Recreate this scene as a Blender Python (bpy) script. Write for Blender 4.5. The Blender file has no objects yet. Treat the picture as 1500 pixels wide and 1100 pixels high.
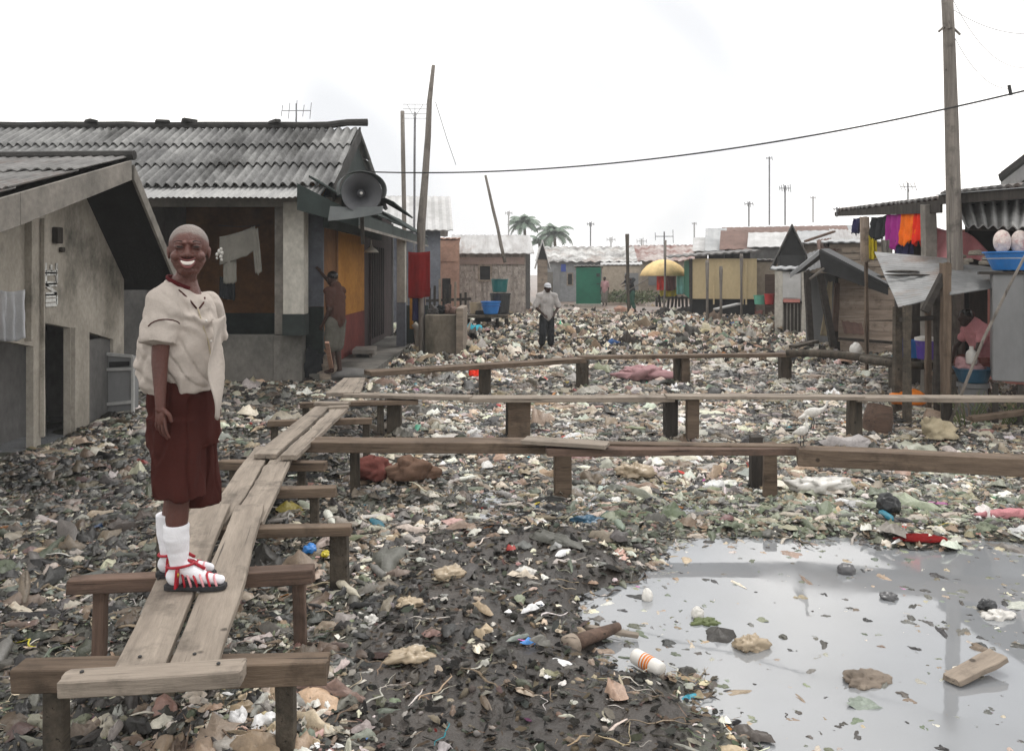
import bpy, bmesh, math, random
import numpy as np
from mathutils import Vector, Matrix, noise

random.seed(7); rng = np.random.default_rng(7)
SC = bpy.context.scene
COL = SC.collection
F = 1200.0; H = 1.65; HY = 400.0          # focal length in photo pixels, eye height (m), horizon row

def at(px, py, d):
    return Vector(((px-750)/F*d, d, H-(py-HY)/F*d))
def gp(px, py, z=0.0):
    return at(px, py, F*(H-z)/(py-HY))
def R(a): return math.radians(a)

# ---------------------------------------------------------------- materials
def srgb(r, g, b):
    f = lambda c: (c/255/12.92) if c/255 <= .04045 else ((c/255+.055)/1.055)**2.4
    return (f(r), f(g), f(b))
MATS = {}
def mat(name, c1, c2=None, c3=None, scale=3.0, stretch=(1,1,1), amt3=.35, rough=.85, bump=.25, metal=0.0,
        fine=30.0, vary=.25, attr=None, spec=.3, crack=0.0, stain=None):
    m = bpy.data.materials.new(name); m.use_nodes = True
    N = m.node_tree.nodes; L = m.node_tree.links; N.clear()
    out = N.new('ShaderNodeOutputMaterial'); bs = N.new('ShaderNodeBsdfPrincipled')
    L.new(bs.outputs[0], out.inputs[0])
    bs.inputs['Roughness'].default_value = rough; bs.inputs['Metallic'].default_value = metal
    bs.inputs['Specular IOR Level'].default_value = spec
    tc = N.new('ShaderNodeTexCoord'); mp = N.new('ShaderNodeMapping'); L.new(tc.outputs['Object'], mp.inputs[0])
    mp.inputs['Scale'].default_value = stretch
    oi = N.new('ShaderNodeObjectInfo'); mu = N.new('ShaderNodeMath'); mu.operation = 'MULTIPLY'; mu.inputs[1].default_value = 37.0
    L.new(oi.outputs['Random'], mu.inputs[0]); L.new(mu.outputs[0], mp.inputs['Location'])
    def nz(sc, det=6, rgh=.6):
        n = N.new('ShaderNodeTexNoise'); n.inputs['Scale'].default_value = sc
        n.inputs['Detail'].default_value = det; n.inputs['Roughness'].default_value = rgh
        L.new(mp.outputs[0], n.inputs['Vector']); return n
    def mix(fac, a, b, mode='MIX'):
        x = N.new('ShaderNodeMix'); x.data_type = 'RGBA'; x.blend_type = mode
        for k, v in ((0, fac), (6, a), (7, b)):
            if hasattr(v, 'links') or hasattr(v, 'is_linked'): L.new(v, x.inputs[k])
            elif k == 0: x.inputs[0].default_value = v
            else: x.inputs[k].default_value = (*v, 1)
        return x.outputs[2]
    def ramp(src, lo, hi):
        r = N.new('ShaderNodeMapRange'); r.inputs[1].default_value = lo; r.inputs[2].default_value = hi
        L.new(src, r.inputs[0]); return r.outputs[0]
    c2 = c2 or tuple(x*.6 for x in c1)
    n1 = nz(scale)
    if attr:
        at_ = N.new('ShaderNodeAttribute'); at_.attribute_name = attr
        base = mix(ramp(n1.outputs[0], .3, .75), at_.outputs['Color'], c2) if c2 != 'none' else at_.outputs['Color']
    else:
        base = mix(ramp(n1.outputs[0], .36, .64), c1, c2)
    if c3:
        n3 = nz(scale*.55, 8, .7)
        base = mix(ramp(n3.outputs[0], 1-amt3-.1+.02, 1-amt3+.08), base, c3)
    if crack:      # fine dark splits along the grain, and muddy stains across it
        m2 = N.new('ShaderNodeMapping'); m2.inputs['Scale'].default_value = tuple(.55 if q == min(stretch) else 34 for q in stretch); L.new(tc.outputs['Object'], m2.inputs[0]); L.new(mu.outputs[0], m2.inputs['Location'])
        nc = N.new('ShaderNodeTexNoise'); nc.inputs['Scale'].default_value = 1.4; nc.inputs['Detail'].default_value = 3; L.new(m2.outputs[0], nc.inputs['Vector'])
        base = mix(ramp(nc.outputs[0], .64, .69), base, tuple(q*crack for q in c2))
        m3 = N.new('ShaderNodeMapping'); L.new(tc.outputs['Object'], m3.inputs[0]); L.new(mu.outputs[0], m3.inputs['Location'])
        ns = N.new('ShaderNodeTexNoise'); ns.inputs['Scale'].default_value = 5.5; ns.inputs['Detail'].default_value = 7; ns.inputs['Roughness'].default_value = .65; L.new(m3.outputs[0], ns.inputs['Vector'])
        base = mix(ramp(ns.outputs[0], .52, .72), base, tuple(q*.55 for q in c2))
        vo = N.new('ShaderNodeTexVoronoi'); vo.inputs['Scale'].default_value = 4.2; L.new(m3.outputs[0], vo.inputs['Vector'])
        kn = N.new('ShaderNodeMapRange'); kn.inputs[1].default_value = .045; kn.inputs[2].default_value = .075; kn.inputs[3].default_value = 1; kn.inputs[4].default_value = 0; L.new(vo.outputs['Distance'], kn.inputs[0])
        base = mix(kn.outputs[0], base, tuple(q*.4 for q in c2))
    nf = nz(fine, 4, .7)
    v = N.new('ShaderNodeHueSaturation'); L.new(base, v.inputs['Color'])
    r2 = N.new('ShaderNodeMapRange'); r2.inputs[1].default_value = .25; r2.inputs[2].default_value = .75
    r2.inputs[3].default_value = 1-vary; r2.inputs[4].default_value = 1+vary
    L.new(nf.outputs[0], r2.inputs[0]); L.new(r2.outputs[0], v.inputs['Value'])
    L.new(v.outputs[0], bs.inputs['Base Color'])
    b = N.new('ShaderNodeBump'); b.inputs['Strength'].default_value = bump; b.inputs['Distance'].default_value = .01
    L.new(nf.outputs[0], b.inputs['Height']); L.new(b.outputs[0], bs.inputs['Normal'])
    rr = N.new('ShaderNodeMapRange'); rr.inputs[3].default_value = max(.05, rough-.12); rr.inputs[4].default_value = min(1, rough+.1)
    L.new(n1.outputs[0], rr.inputs[0]); L.new(rr.outputs[0], bs.inputs['Roughness'])
    MATS[name] = m
    return m

G = (1, 14, 14)      # wood grain along local X
mat('plank', (.30,.255,.21), (.20,.168,.138), (.10,.08,.065), scale=1.6, stretch=(1,9,9), amt3=.30, fine=9, bump=.5, vary=.16, crack=.35)
mat('beam', (.17,.125,.09), (.10,.072,.052), (.05,.038,.03), scale=1.6, stretch=(1,10,10), amt3=.32, fine=9, bump=.6, vary=.22, crack=.35)
mat('redwood', (.15,.098,.074), (.10,.068,.053), (.06,.042,.034), scale=1.6, stretch=(1,10,10), amt3=.3, fine=9, bump=.5, crack=.35)
mat('post', (.10,.082,.062), (.055,.046,.036), (.03,.028,.022), scale=1.8, stretch=(7,7,1), amt3=.4, fine=12, bump=.6, crack=.35)
mat('poleWood', (.24,.215,.19), (.15,.135,.12), (.08,.07,.06), scale=2, stretch=(12,12,.6), amt3=.25, fine=10, bump=.5, crack=.35)
mat('darkWood', (.055,.047,.04), (.03,.026,.023), None, scale=2, stretch=(8,8,1), fine=14, bump=.5)
mat('plaster', (.42,.385,.335), (.285,.26,.22), (.10,.095,.08), scale=1.7, stretch=(1,1.3,.8), amt3=.40, fine=22, bump=.5, vary=.2)
mat('tinStreak', (.44,.44,.44), (.30,.29,.285), (.25,.185,.155), scale=1.3, stretch=(2.6,.5,.5), amt3=.36, rough=.55, fine=8, vary=.12)
mat('palePlank', (.42,.34,.28), (.28,.225,.18), (.15,.12,.1), scale=1.4, stretch=(.6,6,6), amt3=.3, fine=9, vary=.2, crack=.35)
mat('pinkLintel', (.34,.25,.22), (.26,.2,.175), None, scale=1.4)
mat('wallGrey', (.16,.155,.15), (.10,.098,.095), (.05,.05,.048), scale=1.2, stretch=(1,1,.6), amt3=.34, fine=12)
mat('concrete', (.17,.16,.145), (.09,.088,.08), (.045,.045,.038), scale=1.5, stretch=(1,1,.7), amt3=.4, fine=16, bump=.5)
mat('concreteTan', (.22,.19,.15), (.13,.115,.09), (.06,.055,.04), scale=1.4, stretch=(1,1,.6), amt3=.4, fine=16, bump=.5)
mat('columnWhite', (.50,.48,.43), (.36,.34,.30), (.13,.12,.105), scale=1.6, stretch=(1,1,.7), amt3=.27, fine=14)
mat('dadoGreen', (.035,.045,.042), (.02,.025,.024), None, scale=2, fine=12)
mat('ochre', (.21,.095,.032), (.12,.055,.022), (.07,.035,.02), scale=1.3, amt3=.36, fine=10)
mat('yellowWall', (.42,.19,.025), (.30,.125,.016), (.2,.09,.02), scale=1.2, amt3=.25, fine=10)
mat('redDado', (.16,.03,.022), (.10,.022,.018), (.05,.02,.015), scale=1.5, amt3=.3, fine=10)
mat('darkDoor', (.06,.04,.04), (.035,.026,.026), None, scale=2, stretch=(5,5,1), fine=12)
mat('asbestos', (.28,.28,.275), (.125,.125,.125), (.045,.045,.043), scale=1.1, stretch=(1.6,.8,.8), amt3=.40, fine=11, bump=.4, vary=.32)
mat('asbestosPale', (.42,.42,.41), (.30,.30,.30), (.14,.14,.135), scale=1.5, stretch=(2.2,.8,.8), amt3=.3, fine=12, vary=.2)
mat('oldTin', (.17,.165,.16), (.085,.083,.08), (.10,.07,.055), scale=2.2, stretch=(1,1,1), amt3=.4, rough=.6, fine=12, vary=.3)
mat('tin', (.36,.37,.375), (.24,.25,.26), (.15,.13,.115), scale=1.1, stretch=(1,1,1), amt3=.3, rough=.5, spec=.5, fine=14, vary=.14)
mat('oldTinPale', (.22,.225,.226), (.145,.148,.15), (.13,.085,.06), scale=2.4, amt3=.38, rough=.55, fine=14, vary=.16)
mat('tinWhite', (.52,.52,.52), (.38,.38,.375), (.26,.19,.16), scale=1.6, amt3=.33, rough=.55, fine=10, vary=.1)
mat('roofPatch', (.58,.58,.57), (.17,.165,.16), (.32,.27,.24), scale=1.3, stretch=(1.2,1,1), amt3=.4, fine=6, vary=.25)
mat('roofRedWhite', (.48,.44,.42), (.20,.10,.085), (.30,.24,.22), scale=1.4, amt3=.35, fine=6)
mat('rustRoof', (.185,.115,.095), (.125,.08,.065), (.26,.215,.19), scale=.9, amt3=.28, fine=8, vary=.2)
mat('ridgeDark', (.045,.043,.04), (.025,.024,.023), (.09,.085,.08), scale=3, amt3=.25, fine=20, bump=.8)
mat('barge', (.24,.22,.195), (.15,.14,.125), (.08,.075,.065), scale=2, stretch=(1,1,1), amt3=.35, fine=12)
mat('greenFascia', (.035,.048,.045), (.022,.03,.028), (.06,.065,.06), scale=2, amt3=.25, fine=16)
mat('dark', (.018,.018,.018), (.01,.01,.01), None, scale=2)
mat('tarp', (.035,.036,.037), (.022,.023,.024), (.08,.078,.075), scale=2, amt3=.25, rough=.55, fine=10, bump=.6)
mat('plankWall', (.30,.25,.20), (.19,.155,.125), (.10,.08,.065), scale=1.4, stretch=(.6,6,6), amt3=.33, fine=9, vary=.2, crack=.35)
mat('plankWallV', (.46,.41,.37), (.26,.23,.205), (.11,.09,.08), scale=1.2, stretch=(5,5,.5), amt3=.36, fine=8, vary=.25, crack=.35)
mat('pinkWall', (.50,.21,.18), (.38,.155,.13), (.28,.14,.12), scale=1.2, amt3=.25, fine=10)
mat('orangeBrick', (.44,.27,.20), (.34,.20,.15), (.2,.12,.1), scale=1.5, amt3=.3, fine=10)
mat('blueGreyWall', (.155,.165,.19), (.10,.108,.13), (.25,.25,.26), scale=1.5, amt3=.3, fine=10)
mat('yellowBoard', (.56,.455,.27), (.47,.38,.225), (.33,.27,.18), scale=1.0, stretch=(1.2,1.2,.6), amt3=.24, fine=9, vary=.1)
mat('greenPaint', (.018,.17,.105), (.014,.135,.085), (.03,.11,.075), scale=1.5, amt3=.2, fine=9, vary=.1)
mat('greyWallFar', (.27,.28,.29), (.19,.20,.205), (.12,.12,.115), scale=.8, amt3=.3, fine=6)
mat('beigeWallFar', (.42,.36,.29), (.33,.28,.22), (.22,.19,.15), scale=.8, amt3=.3, fine=6)
mat('tarpGreen', (.03,.22,.15), (.02,.16,.11), None, scale=2, rough=.5)
mat('metalGrey', (.23,.235,.24), (.17,.172,.175), (.12,.11,.1), scale=1.2, stretch=(1,1,.4), amt3=.3, rough=.5, fine=9, vary=.1)
mat('wire', (.05,.05,.05), (.035,.035,.035), None, scale=5)
mat('wireGrey', (.45,.45,.45), (.4,.4,.4), None, scale=5)
mat('antennaMetal', (.20,.20,.21), (.13,.13,.14), None, scale=5, rough=.5)
mat('whitePaint', (.72,.72,.69), (.58,.58,.56), (.30,.29,.27), scale=9, amt3=.4, fine=40)
# cloth
def cloth_mat(n, c, v=.15, c3=None): mat(n, c, tuple(x*.78 for x in c), c3, scale=4, fine=90, vary=v, bump=.35, rough=.95, spec=.1, amt3=.22)
cloth_mat('shirtCream', (.50,.445,.40), .06)
cloth_mat('shortsBrown', (.056,.0165,.0135), .10)
cloth_mat('piping', (.075,.03,.026))
cloth_mat('collarRed', (.085,.016,.018))
cloth_mat('sock', (.86,.86,.90), .04)
cloth_mat('clothWhite', (.62,.63,.66), .1, (.35,.37,.42))
cloth_mat('clothGrey', (.22,.21,.185), .1)
cloth_mat('clothRed', (.20,.014,.014)); cloth_mat('clothBrightRed', (.85,.05,.025)); cloth_mat('clothOrange', (.95,.20,.02))
cloth_mat('clothPurple', (.36,.035,.26)); cloth_mat('clothNavy', (.035,.035,.09)); cloth_mat('clothYellow', (.65,.52,.03))
cloth_mat('clothTurq', (.30,.72,.70)); cloth_mat('clothDark', (.03,.032,.035), .4, (.1,.11,.1)); cloth_mat('clothPink', (.62,.28,.30))
cloth_mat('clothGreen', (.05,.12,.09)); cloth_mat('clothBeige', (.5,.43,.3)); cloth_mat('manShirt', (.46,.44,.43), .3, (.2,.18,.17))
cloth_mat('porchShirtShaded', (.085,.045,.036)); cloth_mat('porchSkirtShaded', (.115,.11,.095)); cloth_mat('umbYellow', (.88,.66,.33), .08)  # porch top and skirt darkened: the porch's shade is in their colour
cloth_mat('sackRed', (.17,.06,.05)); cloth_mat('sackTan', (.17,.105,.075)); mat('bagWhite', (.72,.64,.60), (.66,.56,.52), (.45,.20,.20), scale=16, amt3=.42, fine=60, bump=.5)
cloth_mat('blanketPink', (.45,.27,.28), .2, (.2,.13,.14))
mat('skin', (.095,.040,.031), (.070,.028,.023), None, scale=9, fine=80, vary=.10, bump=.15, rough=.45, spec=.5)
mat('skinBoy', (1,1,1), 'none', attr='tint', fine=130, vary=.2, bump=.5, rough=.45, spec=.5)
mat('skinFar', (.05,.026,.02), (.035,.02,.015), None, scale=9, fine=60, rough=.5)
mat('browHair', (.035,.022,.02), (.03,.02,.018), None)
mat('hair', (.105,.075,.066), (.075,.052,.046), None, scale=18, fine=240, vary=.25, bump=.8, rough=.85)
mat('lip', (.20,.07,.065), (.15,.05,.05), None, scale=20, rough=.4, bump=.05)
mat('teeth', (.85,.78,.72), (.8,.72,.66), None, scale=30, rough=.3, vary=.03, bump=.02, fine=10)
mat('eyeDark', (.012,.009,.008), (.01,.008,.008), None, rough=.2, bump=0)
mat('eyeWhite', (.6,.55,.52), (.5,.45,.42), None, rough=.3, bump=0)
mat('mouthDark', (.03,.008,.008), (.02,.006,.006), None, rough=.4, bump=0)
mat('sandalRed', (.42,.02,.035), (.3,.015,.025), None, rough=.4, scale=10, bump=.1)
mat('sandalPink', (.75,.38,.40), (.6,.25,.28), None, rough=.5, scale=10, bump=.1)
mat('sole', (.035,.035,.038), (.025,.025,.027), None, rough=.7)
mat('gold', (.6,.42,.08), (.4,.28,.06), None, rough=.35, metal=.8)
# plastics
def plast(n, c, rough=.35): mat(n, c, tuple(x*.75 for x in c), tuple(x*.5+.04 for x in c), scale=3, amt3=.2, fine=14, vary=.08, rough=rough, spec=.5, bump=.1)
plast('plBlue', (.025,.20,.58)); plast('plNavy', (.03,.07,.36)); plast('plTeal', (.015,.15,.15)); plast('plPurple', (.10,.05,.34))
plast('plWhite', (.68,.66,.62)); plast('plOrange', (.72,.20,.02)); plast('plDarkBlue', (.03,.10,.17)); plast('plRed', (.5,.03,.03))
plast('plDark', (.03,.032,.035)); plast('plYellow', (.6,.5,.03)); plast('plGreyBag', (.10,.10,.105)); plast('plTan', (.45,.36,.25))
plast('plGreen', (.15,.5,.36)); plast('canPaint', (.7,.68,.64), .3); plast('hornGrey', (.075,.077,.085), .5); plast('hornRust', (.10,.11,.11), .7)
mat('eggWhite', (.72,.70,.66), (.62,.6,.56), None, scale=10, fine=60, bump=.2)
mat('beakYellow', (.5,.35,.05)); mat('barkPalm', (.16,.13,.10), (.09,.07,.055), None, scale=6)
mat('leafHazed', (.20,.26,.20), (.15,.21,.16), None, scale=2, fine=8, vary=.3, rough=.6)  # palm green paled and greyed, distance haze put into the colour
mat('weed', (.115,.14,.055), (.07,.09,.04), None, scale=3, fine=8, vary=.3, rough=.6)
mat('rock', (.30,.27,.22), (.2,.18,.15), None, scale=6, bump=.6)

# ---------------------------------------------------------------- mesh builder
def mesh_np(name, V, polys_flat, starts, totals, smooth=False):
    me = bpy.data.meshes.new(name)
    me.vertices.add(len(V)); me.vertices.foreach_set('co', np.asarray(V, dtype=np.float32).ravel())
    me.loops.add(len(polys_flat)); me.loops.foreach_set('vertex_index', np.asarray(polys_flat, dtype=np.int32))
    me.polygons.add(len(starts)); me.polygons.foreach_set('loop_start', np.asarray(starts, dtype=np.int32))
    me.polygons.foreach_set('loop_total', np.asarray(totals, dtype=np.int32))
    if smooth: me.polygons.foreach_set('use_smooth', np.ones(len(starts), dtype=bool))
    me.update(calc_edges=True); me.validate()
    return me

def tag(o, label=None, cat=None, group=None, kind=None):
    if label: o['label'] = label
    if cat: o['category'] = cat
    if group: o['group'] = group
    if kind: o['kind'] = kind
    return o
def link(o, m=None, parent=None):
    COL.objects.link(o)
    if m is not None:
        o.data.materials.clear(); o.data.materials.append(MATS[m] if isinstance(m, str) else m)
    if parent is not None: o.parent = parent
    return o
def empty(name, loc, label=None, cat=None, group=None):
    o = bpy.data.objects.new(name, None); COL.objects.link(o); o.location = loc; o.empty_display_size = .1
    return tag(o, label, cat, group)
def root_loc(o):
    p = Vector(o.location)
    while o.parent: o = o.parent; p += Vector(o.location)
    return p

class MB:
    def __init__(s): s.v = []; s.f = []
    def add(s, vs, fs):
        b = len(s.v); s.v += [tuple(x) for x in vs]; s.f += [tuple(i+b for i in f) for f in fs]; return s
    def box(s, c, sz, rz=0, M=None, taper=1.0, jit=0):
        x, y, z = (a/2 for a in sz); pts = []
        for k in (-1, 1):
            t = taper if k > 0 else 1
            for (i, j) in ((-1,-1),(1,-1),(1,1),(-1,1)):
                pts.append(Vector((i*x*t+random.uniform(-jit,jit), j*y*t+random.uniform(-jit,jit), k*z+random.uniform(-jit,jit))))
        Mx = M or Matrix.Rotation(rz, 3, 'Z')
        return s.add([Mx @ p + Vector(c) for p in pts], [(0,3,2,1),(4,5,6,7),(0,1,5,4),(1,2,6,5),(2,3,7,6),(3,0,4,7)])
    def prism(s, poly, vec):
        n = len(poly); vec = Vector(vec); P = [Vector(p) for p in poly]
        fs = [tuple(range(n))[::-1], tuple(range(n, 2*n))] + [(i, (i+1) % n, n+(i+1) % n, n+i) for i in range(n)]
        return s.add(P + [p+vec for p in P], fs)
    def path(s, pts, radii, n=8, cap=True, flat=1.0):
        pts = [Vector(p) for p in pts]
        if not isinstance(radii, (list, tuple)): radii = [radii]*len(pts)
        vs = []; up = Vector((0,0,1))
        for i, p in enumerate(pts):
            d = (pts[min(i+1, len(pts)-1)] - pts[max(i-1, 0)]).normalized()
            a = d.cross(up if abs(d.z) < .95 else Vector((1,0,0))).normalized(); b = d.cross(a)
            for k in range(n):
                t = 2*math.pi*k/n; vs.append(p + (a*math.cos(t) + b*math.sin(t)*flat)*radii[i])
        fs = [(i*n+k, i*n+(k+1) % n, (i+1)*n+(k+1) % n, (i+1)*n+k) for i in range(len(pts)-1) for k in range(n)]
        if cap: fs += [tuple(range(n))[::-1], tuple((len(pts)-1)*n+k for k in range(n))]
        return s.add(vs, fs)
    def bar(s, a, b, w, h):
        a = Vector(a); b = Vector(b); d = (b-a); L = d.length; d.normalize()
        up = Vector((0,0,1)) if abs(d.z) < .95 else Vector((0,1,0))
        y = up.cross(d).normalized(); z = d.cross(y)
        M = Matrix((d, y, z)).transposed()
        return s.box((a+b)/2, (L, w, h), M=M)
    def lathe(s, prof, c=(0,0,0), n=20, M=None, squash=(1,1), cap0=True, cap1=True):
        c = Vector(c); vs = []
        for r, z in prof:
            for k in range(n):
                t = 2*math.pi*k/n; p = Vector((r*math.cos(t)*squash[0], r*math.sin(t)*squash[1], z))
                vs.append((M @ p if M else p) + c)
        fs = [(i*n+k, i*n+(k+1) % n, (i+1)*n+(k+1) % n, (i+1)*n+k) for i in range(len(prof)-1) for k in range(n)]
        if cap0: fs.append(tuple(range(n))[::-1])
        if cap1: fs.append(tuple((len(prof)-1)*n+k for k in range(n)))
        return s.add(vs, fs)
    def sheet(s, P, nu, nv, th):
        """P(u,v)->Vector, u,v in 0..1 ; closed thin slab of real thickness"""
        g = np.array([[P(i/nu, j/nv) for i in range(nu+1)] for j in range(nv+1)], dtype=float)
        du = np.gradient(g, axis=1); dv = np.gradient(g, axis=0); n = np.cross(du, dv)
        n /= np.linalg.norm(n, axis=2, keepdims=True)+1e-12
        W = nu+1; K = W*(nv+1)
        vs = np.concatenate([g.reshape(-1, 3), (g-n*th).reshape(-1, 3)])
        fs = []
        for j in range(nv):
            for i in range(nu):
                a = j*W+i; fs.append((a, a+1, a+W+1, a+W)); fs.append((K+a, K+a+W, K+a+W+1, K+a+1))
        for i in range(nu):
            fs.append((i+1, i, K+i, K+i+1)); a = nv*W+i; fs.append((a, a+1, K+a+1, K+a))
        for j in range(nv):
            a = j*W; fs.append((a, a+W, K+a+W, K+a)); a = j*W+nu; fs.append((a+W, a, K+a, K+a+W))
        return s.add([tuple(x) for x in vs], fs)
    def corr(s, a, b, c, d, wave=.14, amp=.02, courses=1, th=.006, sub=6, step=.02, rag=0.0, sag=0.0):
        """corrugated slab: a-b along ridge, d-c along eave; corrugations run a->d"""
        a, b, c, d = map(Vector, (a, b, c, d)); nw = max(2, round((b-a).length/wave))
        n = (b-a).cross(d-a).normalized(); n = n if n.z > 0 else -n
        for k in range(courses):
            v0, v1 = k/courses, (k+1)/courses + (.02 if k < courses-1 else 0)
            ph = random.uniform(0, .3); seed = random.uniform(0, 99)
            def P(u, v, v0=v0, v1=v1, k=k):
                vv = v0+(v1-v0)*v
                if v > .99 and rag: vv += rag*noise.noise(Vector((u*nw*.2, seed, 0)))
                p = a.lerp(b, u).lerp(d.lerp(c, u), vv)
                off = amp*math.cos(2*math.pi*(u*nw+ph)) + step*v + .012*noise.noise(Vector((u*nw*.13, k*3.1, seed)))
                return p + n*off - Vector((0,0,1))*sag*math.sin(math.pi*u)*(1-abs(2*vv-1))
            s.sheet(P, nw*sub, 3, th)
        return s
    def build(s, name, m=None, parent=None, smooth=False, label=None, cat=None, group=None, kind=None, bevel=0, origin=None):
        V = np.array(s.v, dtype=float)
        if parent is not None: o0 = root_loc(parent)
        elif origin is not None: o0 = Vector(origin)
        else:
            lo, hi = V.min(0), V.max(0); o0 = Vector(((lo[0]+hi[0])/2, (lo[1]+hi[1])/2, lo[2]))
        V = V - np.array(o0)
        me = bpy.data.meshes.new(name); me.from_pydata(V.tolist(), [], s.f); me.update()
        if smooth: me.polygons.foreach_set('use_smooth', np.ones(len(me.polygons), dtype=bool))
        o = bpy.data.objects.new(name, me); link(o, m, parent)
        if parent is None: o.location = o0
        if bevel:
            bm_ = o.modifiers.new('b', 'BEVEL'); bm_.width = bevel; bm_.segments = 2; bm_.limit_method = 'ANGLE'
        return tag(o, label, cat, group, kind)

def remesh(mb, name, m, parent, voxel=.005, smooth_it=3, disp=None, smooth=True, origin=None, factor=.5):
    """union of overlapping closed shapes -> one continuous surface"""
    o0 = root_loc(parent) if parent is not None else Vector(origin)
    V = [tuple(Vector(v)-o0) for v in mb.v]
    me = bpy.data.meshes.new(name); me.from_pydata(V, [], mb.f); me.update()
    t = bpy.data.objects.new('tmp', me); COL.objects.link(t)
    r = t.modifiers.new('r', 'REMESH'); r.mode = 'VOXEL'; r.voxel_size = voxel
    if smooth_it:
        q = t.modifiers.new('s', 'SMOOTH'); q.iterations = smooth_it; q.factor = factor
    dg = bpy.context.evaluated_depsgraph_get(); dg.update()
    ob = t.evaluated_get(dg); me2 = bpy.data.meshes.new_from_object(ob)
    bpy.data.objects.remove(t); bpy.data.meshes.remove(me); me2.name = name
    if disp:
        n = len(me2.vertices); co = np.empty(n*3, dtype=np.float32); me2.vertices.foreach_get('co', co)
        no = np.empty(n*3, dtype=np.float32); me2.vertices.foreach_get('normal', no)
        co = co.reshape(-1, 3); no = no.reshape(-1, 3)
        dd = np.array([disp(Vector(p)+o0, Vector(q)) for p, q in zip(co.tolist(), no.tolist())])
        if dd.ndim == 1: co += no*dd[:, None]
        else: co += dd
        me2.vertices.foreach_set('co', co.ravel()); me2.update()
    if smooth: me2.polygons.foreach_set('use_smooth', np.ones(len(me2.polygons), dtype=bool))
    o = bpy.data.objects.new(name, me2); link(o, m, parent)
    if parent is None: o.location = o0
    return o

def cap_seg(mb, a, b, r0, r1, n=14):
    a = Vector(a); b = Vector(b); d = (b-a)
    L = max(d.length, 1e-5); d = d/L if d.length > 1e-6 else Vector((0,0,1))
    pts = []; rs = []
    for k in range(5):
        t = math.pi/2*k/4.0; pts.append(a-d*r0*math.cos(t)*1.0); rs.append(max(r0*math.sin(t), r0*.05))
    for k in range(5):
        t = math.pi/2*k/4.0; pts.append(b+d*r1*math.sin(t)); rs.append(max(r1*math.cos(t), r1*.05))
    up = Vector((0,0,1)) if abs(d.z) < .9 else Vector((1,0,0))
    x = d.cross(up).normalized(); y = d.cross(x); vs = []
    for p, r in zip(pts, rs):
        for k in range(n):
            t = 2*math.pi*k/n; vs.append(p+(x*math.cos(t)+y*math.sin(t))*r)
    m = len(pts)
    fs = [(i*n+k, i*n+(k+1) % n, (i+1)*n+(k+1) % n, (i+1)*n+k) for i in range(m-1) for k in range(n)]
    fs += [tuple(range(n))[::-1], tuple((m-1)*n+k for k in range(n))]
    mb.add(vs, [f[::-1] for f in fs])
def ellip(mb, c, r, M=None, n=18, k=10):
    c = Vector(c); vs = []
    for i in range(k+1):
        t = math.pi*(i+.001)/(k+.002)
        for j in range(n):
            p = 2*math.pi*j/n
            q = Vector((r[0]*math.sin(t)*math.cos(p), r[1]*math.sin(t)*math.sin(p), -r[2]*math.cos(t)))
            vs.append((M @ q if M else q)+c)
    fs = [(i*n+j, i*n+(j+1) % n, (i+1)*n+(j+1) % n, (i+1)*n+j) for i in range(k) for j in range(n)]
    fs += [tuple(range(n))[::-1], tuple(k*n+j for j in range(n))]
    mb.add(vs, fs)
def loft(mb, rings, n=28, cap=True):
    """rings: (cx, cy, z, rx, ry[, rot, tiltx])"""
    vs = []
    for r in rings:
        cx, cy, z, rx, ry = r[:5]; rot = r[5] if len(r) > 5 else 0; tl = r[6] if len(r) > 6 else 0
        for k in range(n):
            t = 2*math.pi*k/n; x = rx*math.cos(t); y = ry*math.sin(t)
            X = x*math.cos(rot)-y*math.sin(rot); Y = x*math.sin(rot)+y*math.cos(rot)
            vs.append((cx+X, cy+Y, z+tl*X))
    m = len(rings)
    fs = [(i*n+k, i*n+(k+1) % n, (i+1)*n+(k+1) % n, (i+1)*n+k) for i in range(m-1) for k in range(n)]
    if cap: fs += [tuple(range(n))[::-1], tuple((m-1)*n+k for k in range(n))]
    if rings[0][2] > rings[-1][2]: fs = [f[::-1] for f in fs]
    mb.add(vs, fs)

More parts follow.
